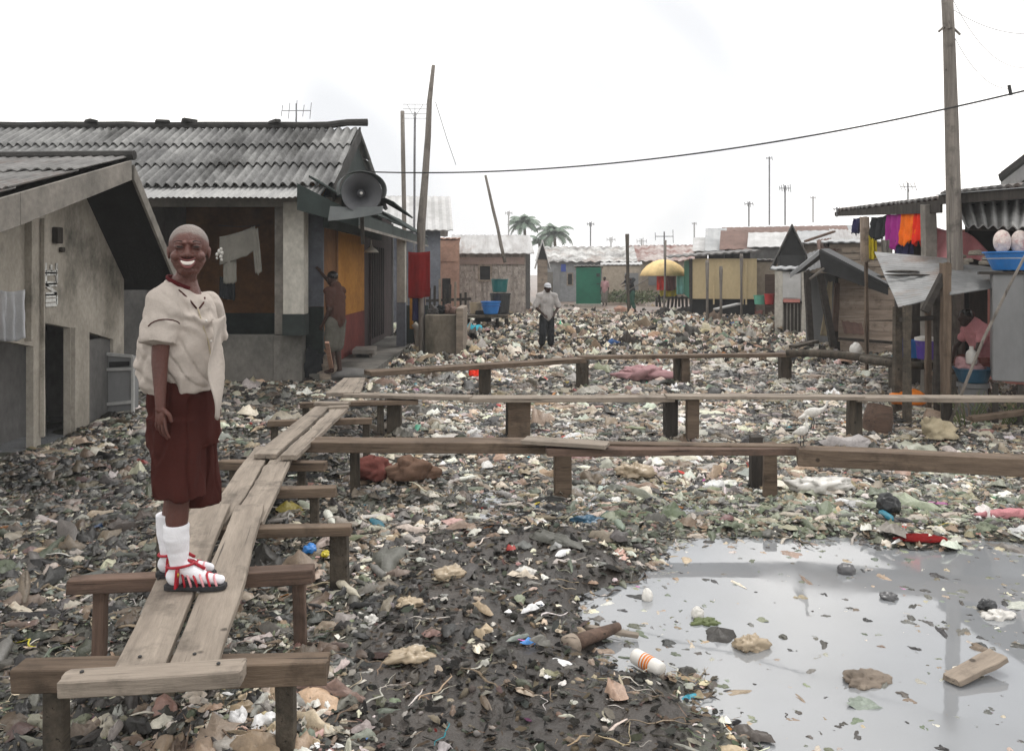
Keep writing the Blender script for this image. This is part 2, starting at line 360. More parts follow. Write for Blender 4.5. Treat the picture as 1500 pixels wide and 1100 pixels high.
# a board or beam whose local X is its length (so the grain follows it)
def board(name, a, b, w, t, m, parent=None, label=None, cat=None, group=None, end=None, rough=.006, roll=0, seg=14, kind=None, wear=0.0):
    """a,b: centres of the TOP face at both ends. end=(w_a,w_b) widths at the two ends"""
    a = Vector(a); b = Vector(b); d = b-a; L = d.length; d.normalize()
    up = Vector((0,0,1)) if abs(d.z) < .9 else Vector((0,-1,0))
    y = up.cross(d).normalized(); z = d.cross(y)
    if roll:
        q = Matrix.Rotation(roll, 3, d); y = q @ y; z = q @ z
    w0, w1 = end or (w, w); sd = random.uniform(0, 99); vs = []; fs = []
    for i in range(seg+1):
        u = i/seg; ww = w0+(w1-w0)*u
        for (sy, sz) in ((-1,0),(-.5,0),(0,0),(.5,0),(1,0),(1,-1),(0,-1),(-1,-1)):
            jy = rough*noise.noise(Vector((u*L*1.6, sy*3, sd)))*(abs(sy) > .6)*1.6 + rough*.4*noise.noise(Vector((u*L*11, sy*3, sd)))*(abs(sy) > .6)
            if wear and sy > .6 and sz == 0: jy += wear*max(0, noise.noise(Vector((u*L*9, 7, sd))))
            jz = rough*.6*noise.noise(Vector((u*L*1.5, sy*2+sz, sd+9)))
            jx = rough*2.2*noise.noise(Vector((sy*2.2, sz, sd+20)))*(i in (0, seg))
            vs.append(Vector((u*L-L/2+jx, sy*ww/2+jy, sz*t+jz)))
    n = 8
    for i in range(seg):
        for k in range(n): fs.append((i*n+k, (i+1)*n+k, (i+1)*n+(k+1) % n, i*n+(k+1) % n))
    fs += [tuple(range(n)), tuple(seg*n+k for k in range(n))[::-1]]
    me = bpy.data.meshes.new(name); me.from_pydata([tuple(v) for v in vs], [], fs); me.update()
    o = bpy.data.objects.new(name, me); link(o, m, parent)
    M = Matrix((d, y, z)).transposed().to_4x4(); c = (a+b)/2
    if parent is not None: c = c-root_loc(parent)
    M.translation = c; o.matrix_local = M
    bv = o.modifiers.new('b', 'BEVEL'); bv.width = min(.004, t*.12); bv.segments = 1; bv.limit_method = 'ANGLE'
    return tag(o, label, cat, group, kind)

def cloth(a, b, drop, folds=5, amp=.03, name='cloth', m='clothWhite', nrm=None, taper=1.0, ragged=.06, seed=0, th=.006, slant=0, mbx=None, **kw):
    """cloth hanging from the line a-b; drop = (left length, right length)"""
    a = Vector(a); b = Vector(b); n = Vector(nrm or (0,-1,0)); mb = mbx or MB()
    mid = (a+b)/2
    def P(u, v):
        uu = .5+(u-.5)*(1+(taper-1)*v)
        p = a.lerp(b, uu); dl = drop[0]+(drop[1]-drop[0])*u
        dl *= 1+ragged*noise.noise(Vector((u*6, seed, 2)))
        off = amp*(.35+.65*v)*math.sin(2*math.pi*folds*u+seed+1.3*noise.noise(Vector((u*3, v*2, seed)))) + amp*.5*noise.noise(Vector((u*8, v*5, seed+4)))
        sagz = -.02*math.sin(math.pi*u*1.0)
        return p + Vector((slant*v, 0, -dl*v+sagz)) + n*off
    mb.sheet(P, 36, 14, th)
    if mbx is not None: return mb
    return mb.build(name, m, smooth=True, **kw)
# ---------------------------------------------------------------- terrain
def vnoise(x, y, seed=0):
    """vectorised value noise, about -1..1"""
    xi = np.floor(x).astype(np.int64); yi = np.floor(y).astype(np.int64); fx = x-xi; fy = y-yi
    def h(a, b):
        n = (a*374761393 + b*668265263 + seed*974634777) & 0x7fffffff
        n = ((n ^ (n >> 13))*1274126177) & 0x7fffffff
        return ((n ^ (n >> 16)) & 0xffff)/32767.5 - 1
    u = fx*fx*(3-2*fx); v = fy*fy*(3-2*fy)
    return (h(xi, yi)*(1-u)+h(xi+1, yi)*u)*(1-v) + (h(xi, yi+1)*(1-u)+h(xi+1, yi+1)*u)*v
def fbm(x, y, sc, octs=4, seed=0, gain=.5):
    s = 0; a = 1; t = 0
    for k in range(octs):
        s = s + a*vnoise(x*sc+17.3*k, y*sc-9.1*k, seed+k); t += a; a *= gain; sc *= 2.03
    return s/t
def sstep(a, b, x):
    t = np.clip((x-a)/(b-a), 0, 1); return t*t*(3-2*t)
def puddle(x, y):
    """signed: > 0 inside the pool (metres, roughly)"""
    xl = np.interp(y, [1.0, 2.6, 3.1, 3.4, 3.8, 4.3, 4.8, 5.2], [1.2, .90, .72, .60, .56, .60, .74, .9])
    e = fbm(x, y, 2.4, 5, 5)*.34
    yt = np.interp(x, [.6, 1.4, 2.2, 3.2, 4.5, 6], [4.95, 5.05, 4.95, 4.9, 4.75, 4.5])
    return np.minimum(np.minimum(x-xl, (yt-y)), 4.6-x) + e
def mudmask(x, y):
    """the bare dark mud between the walkway and the pool"""
    cx = np.interp(y, [2.5, 3.6, 5.6], [.05, .05, -.15]); w = np.interp(y, [2.4, 3.6, 5.3, 6.0], [.75, .72, .75, .3])
    m = 1-sstep(.75, 1.15, np.abs(x-cx)/w + fbm(x, y, 2.0, 3, 21)*.35)
    return m*(1-sstep(5.0, 5.7, y+fbm(x, y, 1.5, 3, 22)*.4))
def height(x, y):
    h = .045 + .05*fbm(x, y, .7, 3, 1) + .05*fbm(x, y, 2.6, 4, 2) + .022*fbm(x, y, 11, 3, 3)
    mid = sstep(5.2, 9, y)
    h = h + mid*.03*fbm(x, y, 1.3, 3, 8)
    h = h + .10*sstep(12, 22, y)*(1-sstep(30, 40, y))*(.7+.8*fbm(x, y, .35, 3, 9))
    h = h + .30*np.exp(-((x-1.2)/3.0)**2-((y-22)/4.5)**2)*0.6
    mm = mudmask(x, y)
    h = h*(1-.35*mm) + mm*(.025+.018*fbm(x, y, 22, 3, 31))
    p = puddle(x, y)
    h = h*(1-sstep(-.28, .05, p)) - .09*sstep(-.12, .25, p)
    # low wet hollows between the litter
    wet = sstep(.10, .5, fbm(x, y, .8, 3, 41))*sstep(5.2, 6.0, y)*(1-sstep(13, 17, y))
    h = h - .07*wet
    wm_ = sstep(-1.0, -.2, x)*sstep(5.0, 5.7, y)*(1-sstep(10.5, 13, y))
    h = h*(1-.62*wm_) - .018*wm_
    # level pads under the houses
    h = h*(1-sstep(30, 44, y)) + .04*sstep(34, 44, y)
    return h
def hz(x, y): return float(height(np.array([float(x)]), np.array([float(y)]))[0])

ys = [0.4]
while ys[-1] < 600: ys.append(ys[-1]+max(.016, .0085*ys[-1]) if ys[-1] < 46 else ys[-1]*1.06)
ys = np.array([-20, -5, -1] + ys)
fine = np.concatenate([np.arange(-4.2, 4.2, .022)]); outer = [4.2]
while outer[-1] < 500: outer.append(outer[-1]+max(.03, .022*outer[-1]) if outer[-1] < 24 else outer[-1]*1.12)
outer = np.array(outer); xs = np.concatenate([-outer[::-1], fine[1:], outer])
gx, gy = np.meshgrid(xs, ys)
far = sstep(60, 90, np.hypot(gx, gy)) + sstep(.6, -.5, gy)
gz = height(gx, np.maximum(gy, .1))*(1-np.clip(far, 0, 1))
V = np.stack([gx, gy, gz], -1).reshape(-1, 3); nx, ny = len(xs), len(ys)
ii = (np.arange(ny-1)[:, None]*nx + np.arange(nx-1)[None, :]).ravel()
Q = np.stack([ii, ii+1, ii+nx+1, ii+nx], -1)
me = mesh_np('ground', V, Q.ravel(), np.arange(len(Q))*4, np.full(len(Q), 4), True)
ca = me.color_attributes.new('soil', 'FLOAT_COLOR', 'POINT')
X, Y = V[:, 0], np.maximum(V[:, 1], .1)
nA = np.clip(.5+.9*fbm(X, Y, 3.1, 4, 51), 0, 1)[:, None]; nB = np.clip(.5+.9*fbm(X, Y, .9, 4, 52), 0, 1)[:, None]
muck = np.array([.040, .038, .030])*(1-nA) + np.array([.095, .092, .075])*nA
muck = muck*(1-.35*nB) + np.array([.05, .062, .04])*.35*nB
mud = np.array([.018, .0135, .010])*(1-nA) + np.array([.042, .033, .026])*nA
earth = np.array([.15, .105, .082])*(1-nA) + np.array([.27, .20, .165])*nA
mm = mudmask(X, Y)[:, None]; ff = (sstep(22, 29, Y + 3*fbm(X, Y, .3, 3, 6)))[:, None]
cc = muck*(1-mm)+mud*mm; cc = cc*(1-ff)+earth*ff
ca.data.foreach_set('color', np.concatenate([cc, np.ones((len(cc), 1))], 1).astype(np.float32).ravel())
mat('soilM', (1, 1, 1), 'none', attr='soil', rough=.38, fine=60, vary=.35, bump=.9, spec=.6)
g = bpy.data.objects.new('ground', me); link(g, 'soilM'); tag(g, kind='structure')

# ---------------------------------------------------------------- water
wm = bpy.data.materials.new('murky'); wm.use_nodes = True
N = wm.node_tree.nodes; L = wm.node_tree.links; bs = N['Principled BSDF']
bs.inputs['Base Color'].default_value = (.20, .205, .205, 1); bs.inputs['Roughness'].default_value = .035
bs.inputs['IOR'].default_value = 1.8; bs.inputs['Specular IOR Level'].default_value = .9
tc = N.new('ShaderNodeTexCoord'); nn = N.new('ShaderNodeTexNoise'); nn.inputs['Scale'].default_value = 3.5; nn.inputs['Detail'].default_value = 3
L.new(tc.outputs['Object'], nn.inputs['Vector']); bp = N.new('ShaderNodeBump'); bp.inputs['Strength'].default_value = .05; bp.inputs['Distance'].default_value = .01
L.new(nn.outputs[0], bp.inputs['Height']); L.new(bp.outputs[0], bs.inputs['Normal'])
rs = N.new('ShaderNodeMapRange'); rs.inputs[1].default_value = .5; rs.inputs[2].default_value = .72; rs.inputs[3].default_value = .03; rs.inputs[4].default_value = .22
n4 = N.new('ShaderNodeTexNoise'); n4.inputs['Scale'].default_value = 1.1; n4.inputs['Detail'].default_value = 8; n4.inputs['Distortion'].default_value = 1.0
L.new(tc.outputs['Object'], n4.inputs['Vector']); L.new(n4.outputs[0], rs.inputs[0]); L.new(rs.outputs[0], bs.inputs['Roughness'])
n2 = N.new('ShaderNodeTexNoise'); n2.inputs['Scale'].default_value = 1.6; n2.inputs['Detail'].default_value = 6
L.new(tc.outputs['Object'], n2.inputs['Vector']); cr = N.new('ShaderNodeMix'); cr.data_type = 'RGBA'
cr.inputs[6].default_value = (.275, .29, .31, 1); cr.inputs[7].default_value = (.20, .207, .212, 1); L.new(n2.outputs[0], cr.inputs[0]); L.new(cr.outputs[2], bs.inputs['Base Color'])
mbw = MB(); mbw.sheet(lambda u, v: Vector((-14+30*u, .6+24*v, .0)), 2, 2, .02)
w = mbw.build('water', None, origin=(0, 0, 0)); w.data.materials.append(wm); tag(w, kind='structure')

# ---------------------------------------------------------------- litter (nobody could count it)
def film_template(n=4, rough=.22, ragged=.25):
    t = np.linspace(-.5, .5, n+1); a, b = np.meshgrid(t, t); p = np.stack([a, b, np.zeros_like(a)], -1).reshape(-1, 3)
    ang = np.arctan2(p[:, 1], p[:, 0]); k = rng.uniform(0, 6.28, 4)
    rad = 1 + ragged*(np.sin(ang*2+k[0])*.6+np.sin(ang*3+k[1])*.6+np.sin(ang*5+k[2])*.4)
    # squarish -> blobby outline
    mx = np.maximum(np.abs(p[:, 0]), np.abs(p[:, 1])); rr = np.hypot(p[:, 0], p[:, 1])+1e-6
    p[:, :2] *= ((mx/rr)*.6+.4)[:, None]*rad[:, None]
    p += rng.normal(0, .22/n, p.shape)*[1, 1, 0]; p[:, 2] += rng.normal(0, rough, len(p))*.38 + .25*rough*np.cos(p[:, 0]*9+k[3])
    p[:, 2] -= p[:, 2].min()*.7
    f = [(j*(n+1)+i, j*(n+1)+i+1, (j+1)*(n+1)+i+1, (j+1)*(n+1)+i) for j in range(n) for i in range(n)]
    return p, np.array(f)
def make_litter(name, pos, size, asp, templ, colors, tilt, zoff, label, m, flat=1.0, smooth=False):
    T = np.stack([t[0] for t in templ]); Fq = templ[0][1]; nv = T.shape[1]; N_ = len(pos)
    ti = rng.integers(0, len(templ), N_); P = T[ti].copy()
    P[..., 0] *= (size*asp)[:, None]; P[..., 1] *= (size/asp)[:, None]; P[..., 2] *= (size*flat)[:, None]
    yaw = rng.uniform(0, 6.283, N_); tx = rng.normal(0, tilt, N_); ty = rng.normal(0, tilt, N_)
    def rot(P, a, i, j):
        c, s_ = np.cos(a)[:, None], np.sin(a)[:, None]; A, B = P[..., i].copy(), P[..., j].copy()
        P[..., i] = A*c-B*s_; P[..., j] = A*s_+B*c
    rot(P, tx, 1, 2); rot(P, ty, 0, 2); rot(P, yaw, 0, 1)
    z = height(pos[:, 0], pos[:, 1]); z = np.maximum(z, -.004) + zoff
    P[..., 0] += pos[:, 0:1]; P[..., 1] += pos[:, 1:2]; P[..., 2] += z[:, None]
    k = Fq.shape[1]; FQ = (Fq[None]+(np.arange(N_)*nv)[:, None, None]).reshape(-1)
    nf = N_*len(Fq)
    me = mesh_np(name, P.reshape(-1, 3), FQ, np.arange(nf)*k, np.full(nf, k), smooth)
    ca = me.color_attributes.new('tint', 'FLOAT_COLOR', 'POINT')
    c4 = np.repeat(np.concatenate([colors, np.ones((N_, 1))], 1), nv, 0).astype(np.float32)
    ca.data.foreach_set('color', c4.ravel())
    o = bpy.data.objects.new(name, me); link(o, m); tag(o, label, 'litter', kind='stuff'); return o
mat('litterM', (1, 1, 1), 'none', attr='tint', rough=.42, fine=45, vary=.28, bump=.5, spec=.45)
mat('litterDull', (1, 1, 1), 'none', attr='tint', rough=.85, fine=60, vary=.3, bump=.6, spec=.25)

PAL = dict(
    white=[(.62,.61,.58),(.50,.50,.49),(.55,.53,.47)], tan=[(.33,.27,.20),(.26,.20,.15),(.38,.33,.27),(.22,.17,.13)],
    grey=[(.16,.16,.155),(.24,.245,.24),(.11,.11,.105),(.19,.205,.20)], dark=[(.035,.033,.03),(.06,.056,.05),(.025,.025,.027)],
    green=[(.14,.17,.12),(.10,.125,.09),(.20,.23,.16),(.17,.21,.18)], pink=[(.36,.24,.23),(.30,.17,.16),(.42,.31,.30)],
    bright=[(.05,.16,.42),(.03,.28,.42),(.50,.06,.05),(.62,.50,.08),(.05,.33,.22),(.55,.22,.05),(.35,.10,.30)])
def palette(n, wts):
    keys = list(wts); w = np.array([wts[k] for k in keys], float); w /= w.sum()
    ki = rng.choice(len(keys), n, p=w); out = np.zeros((n, 3))
    for j, k in enumerate(keys):
        s_ = ki == j; c = np.array(PAL[k]); out[s_] = c[rng.integers(0, len(c), s_.sum())]
    return np.clip(out*rng.uniform(.5, 1.3, (n, 1))*rng.normal(1, .04, (n, 3))*[1.05, 1.0, .92], .01, .8)
def scatter(n, y0, y1, power=1.0, hw=.70):
    """ground positions, denser close by"""
    u = rng.uniform(0, 1, n); a, b = y0**power, y1**power; y = (a+(b-a)*u)**(1/power)
    x = rng.uniform(-1, 1, n)*(y*hw+.7); return np.stack([x, y], -1)
def keep(pos, f): return pos[rng.uniform(0, 1, len(pos)) < f(pos[:, 0], pos[:, 1])]
def clear(x, y):     # nothing inside the houses or on the porch
    a = (x < -4.45) & (y > 6.2) & (y < 10); b = (x < -2.15) & (y > 12.0) & (y < 20)
    c = (y > 33) & (fbm(x, y, .4, 3, 61) > -.1)
    return ~(a | b | c)
def blob_template(n=6, h=.35, lob=.25, crease=.5, curl=0.0):
    """soggy crumpled film: a low creased mound whose rim is tucked into the muck"""
    t = np.linspace(-1, 1, n+1); a, b = np.meshgrid(t, t)
    x = a*np.sqrt(1-b*b/2); y = b*np.sqrt(1-a*a/2); p = np.stack([x, y], -1).reshape(-1, 2)
    r = np.hypot(p[:, 0], p[:, 1]); an = np.arctan2(p[:, 1], p[:, 0]); k = rng.uniform(0, 6.28, 6)
    rad = 1+lob*(.55*np.sin(an*2+k[0])+.5*np.sin(an*3+k[1])+.35*np.sin(an*5+k[2])); q = p*rad[:, None]*.5
    q += rng.normal(0, .035, q.shape)*(r < .95)[:, None]
    d = rng.uniform(0, 6.28); u = q[:, 0]*math.cos(d)+q[:, 1]*math.sin(d); v = -q[:, 0]*math.sin(d)+q[:, 1]*math.cos(d)
    cr = .5*np.sin(u*11+3*v+k[3])+.35*np.sin(v*15-4*u+k[4])+rng.normal(0, .35, len(q))
    z = h*(np.clip(1-r**2.2, 0, 1)**.6)*(1+crease*cr) - .05*(r > .9) + curl*(r > .9)*np.clip(np.sin(an*2+k[5]), 0, 1)
    f = [(j*(n+1)+i, j*(n+1)+i+1, (j+1)*(n+1)+i+1, (j+1)*(n+1)+i) for j in range(n) for i in range(n)]
    return np.concatenate([q, z[:, None]], 1), np.array(f)
films = [blob_template(6, rng.uniform(.10, .34), rng.uniform(.15, .5), rng.uniform(.4, 1.0), rng.choice([0, 0, .12])) for _ in range(44)]
flats = [film_template(3, rng.uniform(.02, .10), rng.uniform(.05, .3)) for _ in range(16)]
def ico_t():
    bm = bmesh.new(); bmesh.ops.create_icosphere(bm, subdivisions=1, radius=.5)
    p = np.array([v.co for v in bm.verts]); f = np.array([[v.index for v in q.verts] for q in bm.faces]); bm.free()
    return p*rng.uniform(.75, 1.25, (1, 3))+rng.normal(0, .07, p.shape), f
chunks = [ico_t() for _ in range(14)]

def wet_free(x, y): return (puddle(x, y) < -.02)
# 1 main sheet of plastic film and rags
dens = lambda x, y: (wet_free(x, y) & clear(x, y))*(1-.90*mudmask(x, y))*np.clip(.75+.9*fbm(x, y, 1.1, 3, 71), .15, 1)
P1 = keep(scatter(185000, 2.2, 15, 1.2), dens)
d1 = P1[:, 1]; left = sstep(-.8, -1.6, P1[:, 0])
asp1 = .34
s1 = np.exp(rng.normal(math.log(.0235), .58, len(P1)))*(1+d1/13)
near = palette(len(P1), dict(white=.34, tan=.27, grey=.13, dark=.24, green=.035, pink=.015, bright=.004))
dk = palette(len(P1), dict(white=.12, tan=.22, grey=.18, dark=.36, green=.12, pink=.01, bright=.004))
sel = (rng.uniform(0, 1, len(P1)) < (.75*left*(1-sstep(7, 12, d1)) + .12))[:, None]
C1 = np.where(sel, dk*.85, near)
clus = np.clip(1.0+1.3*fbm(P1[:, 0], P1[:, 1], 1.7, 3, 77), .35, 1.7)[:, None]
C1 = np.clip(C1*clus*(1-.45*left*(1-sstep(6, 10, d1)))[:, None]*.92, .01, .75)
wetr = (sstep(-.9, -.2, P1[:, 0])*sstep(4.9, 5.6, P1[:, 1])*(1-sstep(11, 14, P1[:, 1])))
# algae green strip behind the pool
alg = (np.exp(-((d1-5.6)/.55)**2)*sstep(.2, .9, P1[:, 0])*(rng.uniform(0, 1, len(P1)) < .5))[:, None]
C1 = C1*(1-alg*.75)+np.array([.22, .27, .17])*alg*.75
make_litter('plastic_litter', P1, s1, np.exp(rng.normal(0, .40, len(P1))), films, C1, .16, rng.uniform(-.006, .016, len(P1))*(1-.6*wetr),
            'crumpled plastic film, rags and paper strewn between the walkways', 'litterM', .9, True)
# 2 far heaps
P2 = keep(scatter(100000, 14, 42, 1.25), lambda x, y: clear(x, y)*np.clip(1.0+.6*fbm(x, y, .5, 3, 72), .2, 1)*(1-.93*sstep(26, 30, y+1.5*fbm(x, y, .4, 2, 73))*sstep(1.5, 4, x))*(1-.6*sstep(30, 38, y)))
s2 = np.exp(rng.normal(math.log(.052), .48, len(P2)))*(1+P2[:, 1]/50)
C2 = palette(len(P2), dict(white=.30, tan=.33, grey=.15, dark=.26, green=.02, pink=.03, bright=.006))  # dark share raised to imitate the shaded gaps between pieces
make_litter('heaped_litter', P2, s2, np.exp(rng.normal(0, .28, len(P2))), films, C2, .22, rng.uniform(0, .06, len(P2)),
            'pale heaps of mixed rubbish spreading back to the far houses', 'litterDull', 1.5, True)
# 3 leaves, scraps and crumbs on the mud and in the gaps
P3 = keep(scatter(75000, 2.1, 12, 1.15), lambda x, y: (puddle(x, y) < .02)*clear(x, y)*(1-.35*mudmask(x, y)))
m3 = mudmask(P3[:, 0], P3[:, 1])
s3 = np.exp(rng.normal(math.log(.014), .45, len(P3)))*(1+P3[:, 1]/12)
C3 = palette(len(P3), dict(white=.07, tan=.22, grey=.22, dark=.36, green=.13, pink=.03, bright=.006))
C3 = C3*(1-.78*m3[:, None])
make_litter('rotting_scraps', P3, s3, np.exp(rng.normal(0, .35, len(P3))), flats, C3, .25, rng.uniform(-.002, .015, len(P3)),
            'small dark rotting scraps and leaves trodden into the mud', 'litterDull', 1.0)
P4 = keep(scatter(16000, 2.1, 16, 1.2), lambda x, y: (puddle(x, y) < .0)*clear(x, y)*(.35+.65*mudmask(x, y)))
s4 = np.exp(rng.normal(math.log(.015), .5, len(P4)))*(1+P4[:, 1]/14)
C4 = palette(len(P4), dict(white=.04, tan=.25, grey=.25, dark=.40, green=.06)); C4 *= (1-.62*mudmask(P4[:, 0], P4[:, 1]))[:, None]
make_litter('dirt_clods', P4, s4, np.exp(rng.normal(0, .2, len(P4))), chunks, C4, .5, rng.uniform(-.003, .006, len(P4)),
            'dark clods of mud and grit between the scraps', 'litterDull', .7)
# 5 floating bits on the pool: thick at its far and right edge, thin in the open
def floatd(x, y):
    p = puddle(x, y); return (p > -.05)*(.13+.95*np.exp(-np.maximum(p, 0)/.10) + 1.5*sstep(1.6, 2.7, x)*np.clip(.3+fbm(x, y, 2.2, 3, 81)*1.6, 0, 1) + .35*np.clip(fbm(x, y, 3.1, 3, 82)*2-.75, 0, 1))
P5 = keep(scatter(26000, 2.4, 5.4, 1.0), lambda x, y: np.clip(floatd(x, y)*.62, 0, 1))
s5 = np.exp(rng.normal(math.log(.021), .62, len(P5)))
C5 = palette(len(P5), dict(white=.09, tan=.20, grey=.24, dark=.30, green=.22, bright=.012))
make_litter('floating_litter', P5, s5, np.exp(rng.normal(0, .3, len(P5))), films, C5, .06, rng.uniform(0, .003, len(P5)),
            'bits of plastic and weed floating on the grey pool', 'litterM', .5)
# 6 larger pieces: sheets, bags
P6 = keep(scatter(2600, 4.6, 20, 1.2), lambda x, y: (wet_free(x, y) & clear(x, y))*(1-.85*mudmask(x, y))*(.15+.85*sstep(-1.8, -.4, x)))
s6 = np.exp(rng.normal(math.log(.085), .32, len(P6)))*(1+P6[:, 1]/30)
C6 = palette(len(P6), dict(white=.34, tan=.22, grey=.24, dark=.06, green=.06, pink=.08, bright=.012))
big = [blob_template(12, rng.uniform(.10, .30), rng.uniform(.2, .5), rng.uniform(.3, .7), rng.choice([0, .08])) for _ in range(18)]
make_litter('torn_bags', P6, s6, np.exp(rng.normal(0, .3, len(P6))), big, C6, .12, rng.uniform(-.004, .012, len(P6)),
            'larger torn bags and sheets lying over the rubbish', 'litterM', .6, True)

# strips, straws, cords and twigs woven through everything
def strip_t():
    n = 8; t = np.linspace(-.5, .5, n+1); k = rng.uniform(0, 6.28, 3); c = rng.uniform(.03, .16)
    y = c*np.sin(t*5+k[0])+c*.5*np.sin(t*11+k[1]); z = .03+.035*np.sin(t*9+k[2]); w = rng.uniform(.012, .05)*(1-.6*np.abs(t)*2)
    p = np.concatenate([np.stack([t, y-w, z], -1), np.stack([t, y+w, z+rng.uniform(-.015, .015)], -1), np.stack([t, y, z-w*.9], -1)])
    f = []; m = n+1
    for i in range(n): f += [(i, i+1, m+i+1, m+i), (m+i, m+i+1, 2*m+i+1, 2*m+i), (2*m+i, 2*m+i+1, i+1, i)]
    return p, np.array(f)
P8 = keep(scatter(26000, 2.2, 18, 1.25), lambda x, y: (puddle(x, y) < .05)*clear(x, y)*(1-.6*mudmask(x, y)))
C8 = palette(len(P8), dict(white=.22, tan=.30, grey=.12, dark=.30, green=.06, bright=.012))
make_litter('tangled_strips', P8, np.exp(rng.normal(math.log(.085), .45, len(P8)))*(1+P8[:, 1]/25), np.ones(len(P8)), [strip_t() for _ in range(20)], C8, .10, rng.uniform(.0, .018, len(P8)),
            'thin strips, cords and twigs tangled through the rubbish', 'litterDull', 1.0)
# 7 bottles, half sunk in the rubbish
def bottle_t():
    prof = [(.0,-.5),(.12,-.49),(.14,-.40),(.13,-.1),(.14,.15),(.06,.33),(.045,.36),(.045,.46),(.0,.47)]; n = 8
    sq = rng.uniform(.55, 1.0); p = np.array([[z, r*math.cos(6.2832*k/n), r*math.sin(6.2832*k/n)*sq] for r, z in prof for k in range(n)])
    f = [(i*n+k, i*n+(k+1) % n, (i+1)*n+(k+1) % n, (i+1)*n+k) for i in range(len(prof)-1) for k in range(n)]
    return p+rng.normal(0, .008, p.shape), np.array(f)
P7 = keep(scatter(420, 3.4, 20, 1.3), lambda x, y: (wet_free(x, y) & clear(x, y))*(1-.9*mudmask(x, y)))
C7 = palette(len(P7), dict(white=.5, grey=.2, tan=.2, bright=.08, green=.1))
make_litter('bottle_litter', P7, rng.uniform(.13, .24, len(P7)), np.ones(len(P7)), [bottle_t() for _ in range(6)], C7, .12, rng.uniform(.005, .02, len(P7)),
            'squashed plastic bottles half sunk in the rubbish', 'litterM', 1.0, True)

# ---------------------------------------------------------------- camera, sky, sun
cam = bpy.data.cameras.new('camera'); co = bpy.data.objects.new('camera', cam); COL.objects.link(co)
co.location = (0, 0, H); co.rotation_euler = (math.pi/2, 0, 0)
cam.sensor_fit = 'HORIZONTAL'; cam.sensor_width = 36; cam.lens = 36*F/1500; cam.shift_y = -.1; cam.clip_start = .05; cam.clip_end = 3000
SC.camera = co
W_ = bpy.data.worlds.new('World'); SC.world = W_; W_.use_nodes = True
N = W_.node_tree.nodes; L = W_.node_tree.links; bg = N['Background']
EL, AZ = R(64), R(28)
sky = N.new('ShaderNodeTexSky'); sky.sky_type = 'NISHITA'; sky.sun_disc = False; sky.sun_elevation = EL; sky.sun_rotation = AZ
sky.dust_density = 2.0
tc = N.new('ShaderNodeTexCoord'); nz = N.new('ShaderNodeTexNoise'); nz.inputs['Scale'].default_value = 2.4; nz.inputs['Detail'].default_value = 2; nz.inputs['Distortion'].default_value = .6
L.new(tc.outputs['Generated'], nz.inputs['Vector'])
r1 = N.new('ShaderNodeMapRange'); r1.inputs[1].default_value = .36; r1.inputs[2].default_value = .66; L.new(nz.outputs[0], r1.inputs[0])
cl = N.new('ShaderNodeMix'); cl.data_type = 'RGBA'; cl.inputs[6].default_value = (9.7, 9.8, 10.0, 1); cl.inputs[7].default_value = (20.9, 20.2, 19.2, 1)
L.new(r1.outputs[0], cl.inputs[0])
mx = N.new('ShaderNodeMix'); mx.data_type = 'RGBA'; mx.inputs[0].default_value = .93
L.new(sky.outputs[0], mx.inputs[6]); L.new(cl.outputs[2], mx.inputs[7]); L.new(mx.outputs[2], bg.inputs['Color'])
bg.inputs['Strength'].default_value = .1
sd = bpy.data.lights.new('sun', 'SUN'); sd.energy = 1.4; sd.angle = R(10); sd.color = (1, .97, .93)
so = bpy.data.objects.new('sun', sd); COL.objects.link(so)
dv = Vector((math.sin(AZ)*math.cos(EL), math.cos(AZ)*math.cos(EL), math.sin(EL)))   # towards the sun
so.rotation_euler = dv.to_track_quat('Z', 'Y').to_euler(); so.location = (0, 0, 30)
SC.view_settings.view_transform = 'Standard'; SC.view_settings.look = 'None'; SC.view_settings.exposure = 0; SC.view_settings.gamma = 1

# ---------------------------------------------------------------- thin damp air over the far houses
hb_ = MB(); hb_.box((0, 60, 4.5), (260, 140, 11.6)); hzo = hb_.build('haze', None, origin=(0, 60, 0)); tag(hzo, kind='stuff', label='thin pale air fading the far houses')
hm = bpy.data.materials.new('air'); hm.use_nodes = True; Nh = hm.node_tree.nodes; Nh.clear()
oh_ = Nh.new('ShaderNodeOutputMaterial'); vh = Nh.new('ShaderNodeVolumePrincipled'); vh.inputs['Color'].default_value = (.93, .95, .97, 1); vh.inputs['Density'].default_value = .0017
hm.node_tree.links.new(vh.outputs[0], oh_.inputs['Volume']); hzo.data.materials.append(hm)
# ================================================================ MAIN WALKWAY
def plank4(nl, nr, fr, fl, z, th=.035, m='plank', **kw):
    """plank from the photo corners of its top face"""
    a0, a1, b1, b0 = (gp(*p, z) for p in (nl, nr, fr, fl))
    A, B = (a0+a1)/2, (b0+b1)/2
    d = (B-A).normalized(); y = Vector((0,0,1)).cross(d)
    w0 = abs((a1-a0).dot(y)); w1 = abs((b1-b0).dot(y))
    return board('plank', A, B, w0, th, m, end=(w0, w1), seg=22, cat='plank', group='planks of the walkway the boy stands on', **kw)
plank4((163,985),(235,985),(337,738),(283,738), .44, label='near grey-brown plank on the far side of the seam under the boy', rough=.006)
plank4((245,985),(317,985),(388,738),(345,739), .44, label='near grey-brown plank under the front foot of the boy, on the pool side', rough=.007)
plank4((290,768),(332,764),(403,652),(373,654), .40, label='second plank of the walkway, just behind the shorts of the boy', rough=.008)
plank4((338,765),(386,763),(429,666),(406,656), .40, label='second plank of the walkway on the pool side, with a chipped edge', rough=.008, wear=.03)
plank4((368,668),(409,661),(481,597),(465,592), .44, label='far plank of the boy\'s walkway, on the side of the houses', rough=.006)
